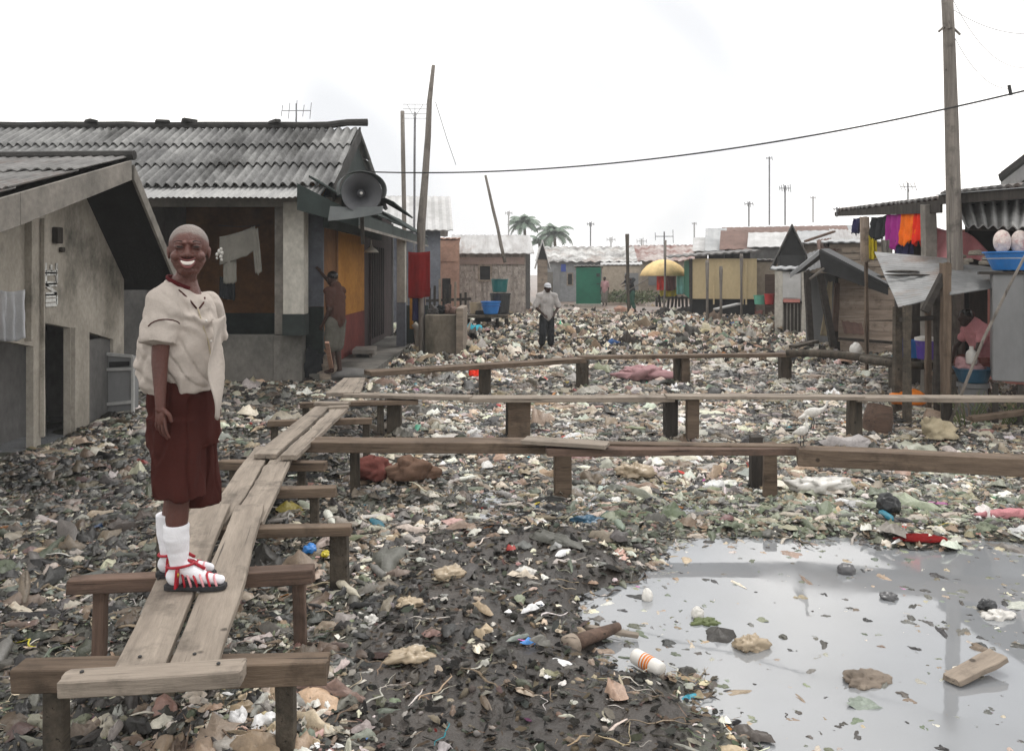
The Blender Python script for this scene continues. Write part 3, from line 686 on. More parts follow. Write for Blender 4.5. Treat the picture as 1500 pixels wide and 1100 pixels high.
plank4((412,668),(436,665),(510,597),(485,598), .44, label='far plank of the boy\'s walkway, broad with a worn edge, pool side', rough=.008, wear=.03)
board('plank', gp(462,588,.47), gp(511,589,.47), .09, .03, 'plank', label='short slat across the far end of the boy\'s walkway', cat='plank', group='planks of the walkway the boy stands on')
board('plank', gp(481,595,.46), gp(511,594,.46), .08, .025, 'plank', label='shorter slat just in front of the cross slat at the walkway\'s far end', cat='plank', group='planks of the walkway the boy stands on')
plank4((477,575),(527,575),(535,553),(504,553), .46, .04, label='wide pale board bridging the walkway to the porch')
# near cross beam and the thick board nailed over it
board('crossing_board', gp(92,989,.455), gp(356,973,.455), .085, .05, 'plank', label='thick board nailed across the near end of the walkway', cat='board', rough=.008)

def trestle(x0, x1, y0, y1, zt, posts, label, w=.075, t=.07, m='beam', pr=.03, back=False):
    a, b = gp(x0, y0, zt), gp(x1, y1, zt)
    r = empty('trestle', ((a.x+b.x)/2, (a.y+b.y)/2, 0), label, 'trestle', 'trestles carrying the walkways')
    board('crossbeam', a, b, w, t, m, r, rough=.007)
    for px, lean in posts:
        u = (px-x0)/(x1-x0); p = a.lerp(b, u)
        board('leg', (p.x+lean, p.y+.02, -.15), (p.x, p.y+.02, zt-t), pr*2, pr*1.6, 'post' if m == 'beam' else m, r, rough=.006, seg=8)
    return r
trestle(25, 480, 972, 962, .40, [(70, 0), (412, .01)], 'nearest trestle, its long beam reaching out both sides of the walkway', t=.075, w=.09, pr=.032)
trestle(103, 460, 846, 830, .40, [(140, -.01), (434, .01)], 'reddish trestle right under the sandals of the boy', m='redwood', pr=.026, t=.06)
trestle(232, 515, 774, 768, .385, [(240, 0), (493, .01)], 'trestle with a fat mossy leg, first one behind the boy', pr=.044, t=.05)
trestle(322, 493, 716, 712, .36, [(335, 0), (458, 0)], 'trestle behind the shorts of the boy, its beam end split', pr=.026, t=.06)
trestle(322, 478, 674, 676, .36, [(340, 0), (440, 0)], 'low dark trestle below the chipped plank', pr=.03, t=.06)
trestle(392, 545, 616, 612, .40, [(400, 0), (536, 0)], 'trestle near the cross slats of the walkway', pr=.028, t=.05)
trestle(440, 560, 590, 586, .40, [(446, 0), (556, 0)], 'furthest trestle, at the step up to the porch', pr=.03, t=.05)

# ================================================================ CROSS WALKWAYS
def run(a, b, w, th, label, m='beam', roll=0, group='boards of the cross walkways', name='walkway_board', wear=0):
    return board(name, a, b, w, th, m, label=label, cat='walkway board', group=group, rough=.010, roll=roll, seg=26, wear=wear)
def pz(px, py, z): return gp(px, py, z)
# A, nearest
run(pz(452,643,.44), pz(802,646,.44), .20, .075, 'long brown board leaving the boy\'s walkway, nearest crossing', wear=.02)
run(pz(768,641,.49), pz(890,649,.485), .16, .03, 'short thin plank lying on the joint of the nearest crossing', m='plank')
run(pz(800,655,.44), pz(1176,654,.44), .17, .045, 'thin double plank in the middle of the nearest crossing', m='redwood')
run(pz(880,647,.455), pz(1172,652,.45), .12, .03, 'narrow plank laid beside the thin double plank', m='beam')
run(pz(1168,655,.46), pz(1560,671,.47), .16, .115, 'heavy brown beam on edge with the egret at its left end', m='beam')
# B, middle
run(pz(506,576,.45), pz(690,580,.45), .16, .035, 'left board of the middle crossing, starting at the slats', m='plank')
run(pz(680,581,.435), pz(985,580,.435), .20, .045, 'second board of the middle crossing', m='plank')
run(pz(975,578,.455), pz(1262,579,.45), .18, .035, 'pale board of the middle crossing, right of the paired posts', m='plank')
run(pz(1250,580,.44), pz(1560,581,.44), .20, .045, 'last board of the middle crossing, below the blue basin', m='plank')
run(pz(512,588,.40), pz(612,586,.40), .09, .04, 'short rail under the left board of the middle crossing', m='beam')
# C, far
run(pz(538,543,.46), pz(852,524,.46), .24, .06, 'slanting board of the far crossing, leaving the porch', m='beam')
run(pz(846,521,.46), pz(1165,517,.47), .20, .05, 'straight middle board of the far crossing', m='beam')
def logt(name, pts, r, label, m='post', cat='log', group=None):
    mb = MB(); mb.path(pts, r, 9); return mb.build(name, m, smooth=True, label=label, cat=cat, group=group)
logt('round_log', [pz(1152,517,.5), pz(1215,518,.52), pz(1290,527,.50), pz(1335,530,.46)], [.05,.055,.055,.04], 'bent round log continuing the far crossing to the buckets')
logt('round_log', [pz(1262,526,.50), pz(1320,534,.50), pz(1384,537,.46)], [.05,.055,.045], 'pale barked log resting against the purple bucket')

def stump(px, py_base, w, zt, label, lean=0, m='post', d=None, dep=None):
    g = gp(px, py_base); y = g.y if d is None else d; x = (px-750)/F*y; hw = w/F*y/2
    mb = MB(); mb.box((x+lean/2, y, (zt-.15)/2), (hw*2, (dep or hw*1.6), zt+.15), jit=.008)
    return mb.build('support_post', m, label=label, cat='post', group='posts under the cross walkways', bevel=.006)
stump(825, 722, 26, .40, 'stout pale post under the joint of the nearest crossing', m='beam', d=6.05)
stump(1108, 704, 18, .40, 'dark post behind its lighter twin, nearest crossing', m='darkWood', d=6.3)
stump(1128, 718, 18, .40, 'lighter post of the pair under the nearest crossing', m='beam', d=6.05)
stump(521, 690, 13, .38, 'thin post at the left of the nearest crossing', d=6.1)
stump(578, 641, 21, .41, 'dark post under the left board of the middle crossing', d=8.2)
stump(760, 640, 33, .40, 'squat block-like post of the middle crossing', m='beam', d=8.25, dep=.2)
stump(747, 640, 12, .40, 'narrow stake beside the squat block of the middle crossing', m='darkWood', d=8.35)
stump(987, 634, 19, .40, 'dark leaning post of the pair, middle crossing', lean=-.06, m='darkWood', d=8.25)
stump(1014, 638, 17, .40, 'weathered pale post of the pair, middle crossing', m='beam', d=8.1)
stump(1251, 628, 18, .40, 'post under the middle crossing beside the rusty pail', d=8.2)
stump(1387, 624, 13, .40, 'short post where the slanting pole meets the middle crossing', m='darkWood', d=8.2)
stump(710, 573, 17, .41, 'post right of the red rag, far crossing', d=11.05)
stump(853, 572, 17, .42, 'post left of the pink blanket, far crossing', d=11.7)
stump(994, 574, 13, .42, 'left post of the far crossing\'s pair, right of the pink blanket', d=12.1)
stump(1004, 574, 12, .42, 'right post of the far crossing\'s pair, close beside its twin', m='beam', d=12.0)
stump(1150, 568, 16, .43, 'far crossing post where the round log begins', d=12.3)
stump(1311, 560, 15, .45, 'far crossing post below the blue can', d=11.5)

# ================================================================ rubbish one can tell apart
def lump(name, c, r, m, label, cat, rz=0, amp=.25, fr=5, flat=1, voxel=None):
    mb = MB(); ellip(mb, (0,0,0), r, n=36, k=22); c = Vector(c); sd = random.uniform(0, 50)
    M = Matrix.Rotation(rz, 3, 'Z'); out = []
    for v in mb.v:
        p = Vector(v); q = p*1.0; L_ = p.length
        f = noise.noise(p*fr/max(r)*.2 + Vector((sd, 0, 0)))+.5*noise.noise(p*fr/max(r)*.6+Vector((0, sd, 0)))
        f2 = abs(noise.noise(p*fr/max(r)*.5+Vector((0, 0, sd))))
        q = q*(1+amp*f-amp*.7*f2)
        if q.z < -r[2]*.45: q.z = -r[2]*.45
        out.append(tuple(M @ q + c + Vector((0, 0, r[2]*.42))))
    mb.v = out
    return mb.build(name, m, smooth=True, label=label, cat=cat)
def onground(px, py, dz=0.0):
    p = gp(px, py); p.z = max(hz(p.x, p.y), -.005)+dz; return p
lump('sack', onground(549, 706, .02), (.17,.14,.12), 'sackRed', 'reddish sack slumped in the litter, left of its tan twin', 'sack', .2, amp=.45, fr=8)
lump('sack', onground(604, 710, .02), (.20,.14,.11), 'sackTan', 'tan-brown sack slumped against the reddish one', 'sack', -.1, amp=.45, fr=8)
lump('plastic_bag', onground(1300, 752, .02), (.085,.07,.075), 'plDark', 'knotted black plastic bag behind the pool', 'bag')
lump('plastic_bag', onground(655, 868), (.085,.06,.035), 'plTan', 'crumpled tan bag lying on the bare mud', 'bag', .4, amp=.6, fr=9)
lump('plastic_bag', onground(771, 857), (.055,.04,.028), 'plWhite', 'small white bag alone on the dark mud', 'bag', .2, amp=.5, fr=8)
lump('plastic_bag', onground(640, 672, .02), (.17,.1,.07), 'plWhite', 'big off-white bag just above the two sacks', 'bag', .2, amp=.6, fr=9)
lump('plastic_bag', onground(455, 818, .03), (.045,.04,.035), 'plBlue', 'little blue bag beside the fat mossy leg', 'bag', .2, amp=.5)
lump('plastic_bag', onground(476, 828, .02), (.025,.03,.02), 'plYellow', 'lime yellow scrap of bag beside the little blue one', 'bag', .2, amp=.5)
lump('plastic_bag', onground(862, 778, .01), (.10,.06,.03), 'plDarkBlue', 'flat dark blue bag above the mud', 'bag', .1, amp=.6, fr=9)
lump('plastic_bag', onground(1240, 838), (.055,.045,.04), 'plGreyBag', 'round grey bag floating in the pool', 'bag')
lump('plastic_bag', onground(1350, 800), (.14,.05,.025), 'clothRed', 'dull red cloth bag at the pool\'s far edge', 'bag', amp=.5, fr=8)
lump('plastic_bag', onground(948, 878), (.028,.028,.045), 'plWhite', 'small white cup-like bag at the pool\'s left edge', 'bag')
lump('plastic_bag', onground(1022, 903), (.032,.03,.04), 'plWhite', 'white bag standing up out of green weed in the pool', 'bag')
lump('weed_clump', onground(1032, 912), (.07,.035,.018), 'weed', 'green weed clump under the upright white bag', 'weed', amp=.7, fr=9)
lump('coconut_husk', onground(1098, 948), (.075,.055,.045), 'plTan', 'pale rounded husk floating in the middle of the pool', 'husk', .2, amp=.5, fr=9)
lump('plastic_bag', onground(1302, 876), (.05,.035,.022), 'plGreyBag', 'dark flat bag floating above the pole\'s reflection', 'bag', amp=.5)
lump('plastic_bag', onground(1462, 905), (.08,.05,.03), 'plWhite', 'white crumpled bag at the right side of the pool', 'bag', amp=.6)
lump('plastic_bag', onground(1445, 893), (.045,.03,.035), 'plDark', 'black crumpled bag behind the white one in the pool', 'bag', amp=.6)
lump('blanket', onground(945, 560, .05), (.45,.3,.13), 'blanketPink', 'faded pink blanket heaped between the far posts', 'blanket', amp=.7, fr=8)
lump('rag', onground(696, 560, .1), (.09,.08,.09), 'clothBrightRed', 'bright red rag hanging by a far crossing post', 'rag', amp=.5)
lump('rubbish_bag', onground(1325, 607, .12), (.22,.12,.11), 'plOrange', 'orange and yellow sack under the middle crossing', 'bag', amp=.4)
lump('rubbish_bag', onground(1372, 645, .04), (.20,.14,.12), 'clothBeige', 'yellowish sack piled below the slanting pole', 'bag', amp=.6, fr=8)
lump('plastic_bag', onground(1200, 722, .03), (.22,.12,.07), 'plWhite', 'long whitish sheet behind the black knotted bag', 'bag', amp=.6, fr=9)
lump('plastic_bag', onground(930, 700, .03), (.13,.1,.07), 'plTan', 'cream bag below the thin double plank', 'bag', amp=.6, fr=9)
lump('plastic_bag', onground(545, 935, .0), (.03,.03,.03), 'plWhite', 'tiny white bag at the foot of the mud bank', 'bag', amp=.5)
lump('plastic_bag', onground(600, 995, .0), (.10,.05,.03), 'plTan', 'long tan bag at the near edge of the mud', 'bag', .2, amp=.6, fr=9)
lump('plastic_bag', onground(600, 908, .0), (.07,.05,.03), 'plTan', 'beige torn bag left of the bare mud', 'bag', -.3, amp=.7, fr=9)
lump('plastic_bag', onground(1475, 757, .01), (.20,.06,.035), 'clothPink', 'flat pinkish sheet at the right behind the pool', 'bag', amp=.5, fr=8)
# can with an orange band
c = gp(928, 975); e = gp(975, 998); c.z = .045; e.z = .035; ax = (e-c).normalized()
M = ax.to_track_quat('Z', 'Y').to_matrix(); Lc = .155
r = empty('drink_can', (c.x, c.y, 0), 'white drink can with an orange band lying at the pool\'s near left edge', 'can')
mb = MB(); mb.lathe([(.022,0),(.032,.008),(.033,.02),(.033,Lc-.02),(.030,Lc-.006),(.024,Lc)], c, 24, M); mb.build('can_body', 'canPaint', r, smooth=True)
mb = MB(); mb.lathe([(.0335,.055),(.0337,.056),(.0337,.102),(.0335,.103)], c, 24, M, cap0=False, cap1=False); mb.build('paint_band', 'plOrange', r, smooth=True)
mb = MB()
for i, t in enumerate((.062, .078, .093)):
    mb.lathe([(.0339,t),(.0341,t+.0005),(.0341,t+.006-.002*i),(.0339,t+.0065-.002*i)], c, 24, M, cap0=False, cap1=False)
mb.build('paint_lines', 'plRed' if False else 'canPaint', r, smooth=True)
# rotten pole with a round end, a wooden sliver, scraps
a = gp(836, 962); b = gp(906, 932); a.z = .05; b.z = .045; d = (b-a).normalized()
r = empty('broken_pole', (a.x, a.y, 0), 'short orange-brown broken pole with a pale round end on the mud', 'pole')
mb = MB(); mb.path([a, a.lerp(b,.3)+Vector((0,0,.004)), a.lerp(b,.7), b], [.036,.03,.026,.02], 12); mb.build('pole_shaft', 'redwood', r, smooth=True)
mb = MB(); mb.path([a-d*.03, a-d*.02, a+d*.02, a+d*.028], [.038,.046,.046,.036], 16); mb.build('end_cap', 'plankWall', r, smooth=True)
board('wood_sliver', gp(858,915,.05), gp(936,928,.03), .035, .02, 'plank', label='thin pale wooden sliver behind the broken pole', cat='wood scrap', rough=.006)
board('wood_scrap', gp(1392,992,.03), gp(1462,955,.07), .075, .025, 'plankWall', label='splintered brown board poking out of the pool', cat='wood scrap', rough=.012)
lump('cardboard_scrap', onground(1268, 998), (.10,.06,.028), 'plankWall', 'curled brown cardboard at the near edge of the pool', 'cardboard', .3, amp=.6, fr=7)

# bent nails where the boards meet the beams
for k_, (px, py, z_) in enumerate(((205,962,.442),(285,958,.442),(120,984,.457),(320,972,.457),(232,848,.442),(304,842,.442))):
    p_ = gp(px, py, z_); mb = MB(); mb.lathe([(.006,0),(.0065,.003),(.004,.005)], p_, 10)
    mb.build('nail', 'wire', label=['nail head at the near end of the house-side plank','nail head at the near end of the pool-side plank','nail head at the left end of the crossing board','nail head at the right end of the crossing board','nail head beside the heel strap of the child','nail head in the pool-side plank just before the toes of the child'][k_], cat='nail', group='nail heads in the near planks')
# ================================================================ LEFT HUT (gable towards the path)
XW = -4.5
def wy(px): return -XW*F/(750-px)               # depth where the wall plane is seen at this column
def wp(px, py): y = wy(px); return (y, H-(py-HY)/F*y)
hut = empty('wooden_hut', (-6.0, 8.2, 0), 'low tan plastered hut with a dark overhanging gable, beside the boy', 'hut')
ridge = (8.36, 2.80); fl = (4.6, 1.78); rl = (9.62, 1.50)
def roofz(y):
    if y < ridge[0]: return fl[1]+(ridge[1]-fl[1])*(y-fl[0])/(ridge[0]-fl[0])
    return ridge[1]+(rl[1]-ridge[1])*(y-ridge[0])/(rl[0]-ridge[0])
def wallpiece(y0, y1, zb0, zb1, n=6):
    """gable wall between two depths, from a bottom line up to the roof"""
    top = [(XW, y0+(y1-y0)*i/n, roofz(y0+(y1-y0)*i/n)-.03) for i in range(n+1)]
    if y0 < ridge[0] < y1: top.append((XW, ridge[0], ridge[1]-.03)); top.sort(key=lambda p: p[1])
    MBW.prism([(XW, y0, zb0)] + top + [(XW, y1, zb1)], (-.07, 0, 0))
MBW = MB()
yd0, yd1 = wy(60), wy(103)
wallpiece(4.8, 7.2, 1.10, 1.06); wallpiece(7.2, wy(49), 1.06, .96); wallpiece(wy(49), yd0, -.2, -.2, 2)
wallpiece(yd0, yd1, wp(60,472)[1], wp(103,480)[1]); wallpiece(yd1, wy(131), -.2, -.2, 2)
wallpiece(wy(131), wy(166), 1.02, .90, 2); wallpiece(wy(166), 9.50, -.2, -.2, 2)
MBW.build('wall', 'plaster', hut)
mb = MB(); mb.box((XW-.06, (wy(131)+wy(166))/2, .35), (.05, wy(166)-wy(131)-.004, 1.16)); mb.build('patched_panel', 'wallGrey', hut)
mb = MB(); mb.box((-7.0, 9.45, .75), (4.9, .07, 1.6)); mb.build('wall', 'wallGrey', hut, label='rear wall')
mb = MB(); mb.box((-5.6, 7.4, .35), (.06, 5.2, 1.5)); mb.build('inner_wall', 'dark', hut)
mb = MB(); mb.box((XW-.45, (yd0+yd1)/2+.1, .50), (.04, 1.0, 1.5)); mb.build('door', 'wallGrey', hut)
# battens, stains and the pale smeared paint on the wall
for px, a0, a1, w in ((36,318,500,.085),(58,320,640,.04),(104,480,632,.05)):
    y = wy(px); z1 = min(H-(a0-HY)/F*y, roofz(y)-.06); z0 = H-(a1-HY)/F*y
    board('batten', (XW+.022, y, z0), (XW+.022, y, z1), w, .02, 'plaster' if px != 38 else 'columnWhite', hut, rough=.004, seg=8)
# hand-painted letters, white, running down the wall post: O N E / D R
def stroke(mb, pts, w=.014):
    for (y0, z0), (y1, z1) in zip(pts, pts[1:]):
        mb.bar((XW+.0075, y0, z0), (XW+.0075, y1, z1), .006, w)
mb = MB(); yc = wy(74); 
def glyph(pts_list, zc, s=.10, wd=.19):
    for pts in pts_list: stroke(mb, [(yc+(a-.5)*wd, zc+(b-.5)*s) for a, b in pts], .034)
zt = H-(384-HY)/F*yc; zb = H-(448-HY)/F*yc; n = 4; st = (zt-zb)/n
GL = [[[(0,1),(0,0),(1,0),(1,1)],[(.5,.1),(.5,.8)]], [[(0,0),(0,1),(1,1),(1,0),(0,0)]], [[(0,0),(1,0),(0,1),(1,1)]], [[(0,1),(1,1),(1,0),(0,0)],[(0,.5),(1,.5)]]]
for i, g_ in enumerate(GL): glyph(g_, zt-st*(i+.5), st*.82, .19)
mb.build('painted_letters', 'whitePaint', hut)
mb = MB(); y = wy(88); mb.box((XW+.02, y, H-(366-HY)/F*y), (.04, .06, .05)); mb.box((XW+.03, wy(80), H-(345-HY)/F*wy(80)), (.06, .10, .16)); mb.build('bracket', 'darkWood', hut, bevel=.01)
# roof: two corrugated slopes and their barge boards
XB = -3.9; XL = -9.5
rf = MB(); rf.corr((XL, ridge[0], ridge[1]+.02), (XB-.02, ridge[0], ridge[1]+.02), (XB-.02, fl[0], fl[1]+.02), (XL, fl[0], fl[1]+.02), .11, .012, 4, th=.012, sub=5, rag=.03, sag=.05)
rr = rf.build('roof', 'oldTin', hut)
rf = MB(); rf.corr((XB-.02, ridge[0], ridge[1]+.02), (XL, ridge[0], ridge[1]+.02), (XL, rl[0], rl[1]+.02), (XB-.02, rl[0], rl[1]+.02), .11, .012, 2, th=.012, sub=5)
rf.build('roof', 'oldTin', hut)
mb = MB(); mb.path([(XL, ridge[0], ridge[1]+.05), (-6, ridge[0], ridge[1]+.03), (XB+.05, ridge[0], ridge[1]+.05)], .05, 8); mb.build('ridge_cap', 'ridgeDark', rr)
def barge(y0, y1, hgt, mm):
    mb = MB(); z0, z1 = roofz(y0), roofz(y1)
    mb.prism([(XB, y0, z0), (XB, y1, z1), (XB, y1, z1-hgt[1]), (XB, y0, z0-hgt[0])], (.03, 0, 0)); mb.build('barge_board', mm, hut, bevel=.004)
barge(4.6, 6.45, (.26, .26), 'barge'); barge(6.454, 8.34, (.26, .20), 'barge'); barge(8.40, 9.62, (.16, .13), 'barge')
# soffit boards between wall and barge: coloured near-black to paint in the overhang's shade
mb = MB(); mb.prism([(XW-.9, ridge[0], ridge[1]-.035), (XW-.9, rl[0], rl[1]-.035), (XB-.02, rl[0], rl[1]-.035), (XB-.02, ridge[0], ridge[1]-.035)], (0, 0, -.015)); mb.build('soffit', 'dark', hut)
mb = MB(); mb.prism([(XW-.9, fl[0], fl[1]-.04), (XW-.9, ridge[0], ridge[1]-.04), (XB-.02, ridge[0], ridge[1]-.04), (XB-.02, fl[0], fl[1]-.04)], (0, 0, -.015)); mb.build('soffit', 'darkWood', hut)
# broken cabinet leaning at the wall
cab = empty('broken_cabinet', (-4.28, 9.1, 0), 'grey metal cabinet frame with a pale border leaning at the hut wall', 'cabinet')
p0 = gp(155, 612); yb = 9.2
def cq(px, py): return at(px, py, yb)
mb = MB(); mb.prism([cq(158,606), cq(192,600), cq(193,524), cq(158,520)], (0, .18, 0)); mb.build('cabinet_body', 'metalGrey', cab)
mb = MB()
for a_, b_ in (((154,610),(154,518)), ((154,518),(196,522)), ((196,522),(196,604)), ((156,592),(196,588)), ((158,541),(194,540))): mb.bar(cq(*a_)-Vector((0,.02,0)), cq(*b_)-Vector((0,.02,0)), .03, .035)
mb.build('cabinet_frame', 'asbestosPale', cab, bevel=.003)
mb = MB(); mb.prism([cq(161,538)-Vector((0,.01,0)), cq(190,536)-Vector((0,.01,0)), cq(190,529)-Vector((0,.01,0)), cq(161,530)-Vector((0,.01,0))], (0,-.008,0)); mb.build('drawer_slot', 'dark', cab)
cloth(at(-8, 424, 7.12)+Vector((.02,0,0)), at(17, 424, 7.12)+Vector((.12,0,0)), (.44,.42), 3, .02, 'hanging_cloth', 'clothWhite', nrm=(.9,-.4,0), seed=4, label='white spotted cloth hanging on the hut wall at the picture edge', cat='cloth')

# ================================================================ BIG HOUSE WITH THE CORRUGATED ROOF
X0, X1 = -12.0, -2.5; YE, YR = 11.5, 13.5; ZE, ZR = 2.85, 4.02
YF = 12.0
hs = empty('corrugated_roof_house', (-6, 14, 0), 'long low house with a grey corrugated roof and an orange and yellow porch', 'house')
mb = MB()
mb.box((-8.7, YF+.1, 1.3), (6.7, .2, 2.9)); mb.build('wall', 'wallGrey', hs, label='dark grey front wall')
mb = MB(); mb.box((-4.4, 13.6, 1.97), (3.0, .12, 1.96)); mb.build('wall', 'ochre', hs, label='brown-orange back wall of the front veranda')
mb = MB(); mb.box((-4.4, 13.59, .54), (3.0, .13, .90)); mb.build('dado', 'dadoGreen', hs)
mb = MB(); mb.box((-5.42, 12.85, 1.3), (.1, 1.3, 2.9)); mb.build('wall', 'wallGrey', hs, label='inner side wall of the veranda')
# parapet and columns
mb = MB(); mb.box((-4.25, YF, .33), (2.05, .16, .84)); pr_ = mb.build('parapet', 'concrete', hs, bevel=.01)
mb = MB(); mb.box((-3.25, YF-.02, .24), (.42, .22, 1.02)); mb.build('plinth', 'concrete', hs, bevel=.01)
def col(x, y, w, z0, z1, m, base=None, name='column'):
    mb = MB(); mb.box((x, y, (z0+z1)/2), (w, w*.9, z1-z0)); c = mb.build(name, m, hs, bevel=.012)
    if base: mb = MB(); mb.box((x, y, (base[0]+z0-.002)/2), (w+.012, w*.9+.012, z0-.002-base[0])); mb.build('column_base', base[1], c)
    return c
p = at(432, 490, 11.75)
col(p.x, 11.8, .30, 1.06, 2.66, 'columnWhite', (.76, 'dadoGreen'))
col(at(410, 400, 11.9).x, 11.95, .15, .76, 2.66, 'barge')
mb = MB(); mb.box((at(456,400,12.2).x, 12.25, 1.95), (.34, .08, 1.6)); mb.build('wall', 'blueGreyWall', hs, label='blue-grey corner panel')
mb = MB(); mb.box((at(456,400,12.2).x, 12.25, .55), (.342, .082, 1.19)); mb.build('dado', 'dadoGreen', hs)
# eave beam
mb = MB(); mb.box((-5.9, 11.72, 2.66), (6.9, .09, .13)); mb.build('eave_beam', 'barge', hs, bevel=.006)
# side wall along the path: yellow above, red below, door, louvre
XS = -2.93
mb = MB(); mb.box((XS-.06, 14.3, 1.97), (.12, 3.9, 2.12)); mb.build('wall', 'yellowWall', hs, label='yellow upper side wall under the porch')
mb = MB(); mb.box((XS-.06, 14.3, .45), (.13, 3.9, .915)); mb.build('dado', 'redDado', hs)
mb = MB(); mb.box((XS-.06, 18.1, 1.5), (.12, 3.7, 3.0)); mb.build('wall', 'darkDoor', hs, label='dark boarded side wall behind the thin column')
dr = MB(); dr.box((XS+.02, 17.6, 1.15), (.05, 1.7, 2.1)); dd = dr.build('door', 'darkDoor', hs)
mb = MB()
for k in range(6): mb.box((XS+.055, 16.9+k*.28, 1.25), (.025, .03, 1.9))
mb.build('door_slats', 'dark', dd)
mb = MB(); mb.box((XS-.05, 13.1, 1.6), (.13, 1.3, 2.4)); mb.build('wall', 'ochre', hs, label='brown-orange stretch of side wall behind the person')
mb = MB(); mb.box((-2.55, 15.6, .06), (.85, 7.2, .22)); mb.build('porch_floor', 'concrete', hs, bevel=.01)
mb = MB(); mb.box((-6.5, 20.0, 1.4), (7.2, .12, 2.9)); mb.build('wall', 'wallGrey', hs, label='rear wall')
col(at(587,400,16.5).x, 16.6, .17, 1.05, 2.36, 'columnWhite', (-.1, 'blueGreyWall'))
mb = MB(); mb.box((at(606,400,16.8).x, 17.3, .42), (.50, .10, 1.1)); mb.build('gate_panel', 'greenFascia', hs)
mb = MB(); mb.box((at(601,400,16.7).x, 16.9, 1.0), (.07, .06, 1.0)); mb.build('yellow_board', 'yellowWall', hs, bevel=.005)
mb = MB(); mb.path([at(606,474,16.4), at(611,480,16.4), at(612,500,16.4), at(611,526,16.4)+Vector((0,0,-.1))], [.06,.075,.06,.045], 10); mb.build('drain_pipe', 'columnWhite', hs, smooth=True)
mb = MB(); mb.lathe([(.14,-.05),(.10,0),(.03,.05),(.015,.09)], at(544,366,15), 14); mb.path([at(544,366,15)+Vector((0,0,.08)), at(544,352,15)], .012, 6); mb.build('hanging_lamp', 'columnWhite', hs, smooth=True)
mb = MB(); mb.box((-2.62, 14.6, .28), (.38, .7, .07), rz=.1); 
for sx in (-.14, .14): mb.box((-2.62+sx, 14.6, .2), (.05, .5, .12))
bn = mb.build('low_bench', 'barge', label='low worn bench on the porch floor left of the thin column', cat='bench')
# main roof
rf = MB(); rf.corr((X0, YR, ZR), (X1-.05, YR, ZR), (X1, YE, ZE), (X0, YE, ZE), .135, .033, 3, th=.01, sub=8, step=.045, rag=.02)
mr = rf.build('roof', 'asbestos', hs)
rf = MB(); rf.corr((X0, YE+.12, ZE+.03), (-2.62, YE+.12, ZE+.03), (-2.62, YE-.40, ZE-.20), (X0, YE-.40, ZE-.20), .075, .009, 1, th=.006, sub=6, rag=.10)
rf.build('eave_sheet', 'asbestosPale', hs)
rf = MB(); rf.corr((X1, YR, ZR), (X0, YR, ZR), (X0, 16.5, 2.9), (X1, 16.5, 2.9), .135, .024, 3, th=.01, sub=6, step=.03)
rf.build('roof', 'asbestos', hs, label='rear slope of the roof')
mb = MB(); rx = np.linspace(X0, X1+.12, 30)
mb.path([(x, YR, ZR+.06+.03*noise.noise(Vector((x*1.3, 1, 0)))+(.05 if x > -2.9 else 0)) for x in rx], [.06+.015*noise.noise(Vector((x*3, 5, 0))) for x in rx], 8)
mb.build('ridge_cap', 'ridgeDark', mr)
mb = MB(); mb.prism([(X1-.12, YE+.2, ZE-.1), (X1-.12, YR, ZR-.05), (X1-.12, 16.5, 2.8), (X1-.12, 16.5, 2.3), (X1-.12, YE+.2, 2.3)], (-.08, 0, 0)); mb.build('gable_wall', 'greenFascia', hs)
mb = MB(); mb.prism([(X1-.02, YE, ZE+.02), (X1-.02, YR, ZR+.03), (X1-.02, YR, ZR-.2), (X1-.02, YE, ZE-.2)], (.03, 0, 0)); mb.build('barge_board', 'ridgeDark', hs)
# lean-to roof over the side porch
rf = MB(); rf.corr((-2.75, 11.05, 2.95), (-2.75, 20.0, 2.95), (-2.05, 20.0, 2.50), (-2.05, 11.05, 2.50), .12, .012, 1, th=.01, sub=5, rag=.04)
lr = rf.build('porch_roof', 'greenFascia', hs)
mb = MB(); mb.prism([(-2.10, 11.0, 2.47), (-2.10, 20.0, 2.47), (-2.10, 20.0, 2.32), (-2.10, 11.0, 2.28)], (.04, 0, 0)); mb.build('fascia_board', 'greenFascia', hs)
mb = MB(); mb.prism([(-2.06, 11.0, 2.285), (-2.06, 20.0, 2.325), (-2.06, 20.0, 2.285), (-2.06, 11.0, 2.245)], (.02, 0, 0)); mb.build('fascia_trim', 'barge', hs)
mb = MB(); mb.prism([(-2.9, 11.05, 2.86), (-2.1, 11.05, 2.45), (-2.1, 11.05, 2.28), (-2.9, 11.05, 2.5)], (0, .05, 0)); mb.build('barge_board', 'greenFascia', hs)
# upper short roof piece seen above the fascia
rf = MB(); rf.corr((-2.6, 13.7, 3.10), (-2.6, 16.3, 3.10), (-1.98, 16.3, 2.72), (-1.98, 13.7, 2.80), .12, .012, 1, th=.012, sub=5); rf.build('porch_roof', 'greenFascia', hs)
# things lying on the ridge are part of the roof's clutter
for x_ in (-6.9, -5.75, -5.3, -3.9):
    mb = MB(); mb.box((x_, YR-.05, ZR+.12), (.22, .12, .05), rz=x_, jit=.02); mb.build('ridge_stone', 'ridgeDark', mr)

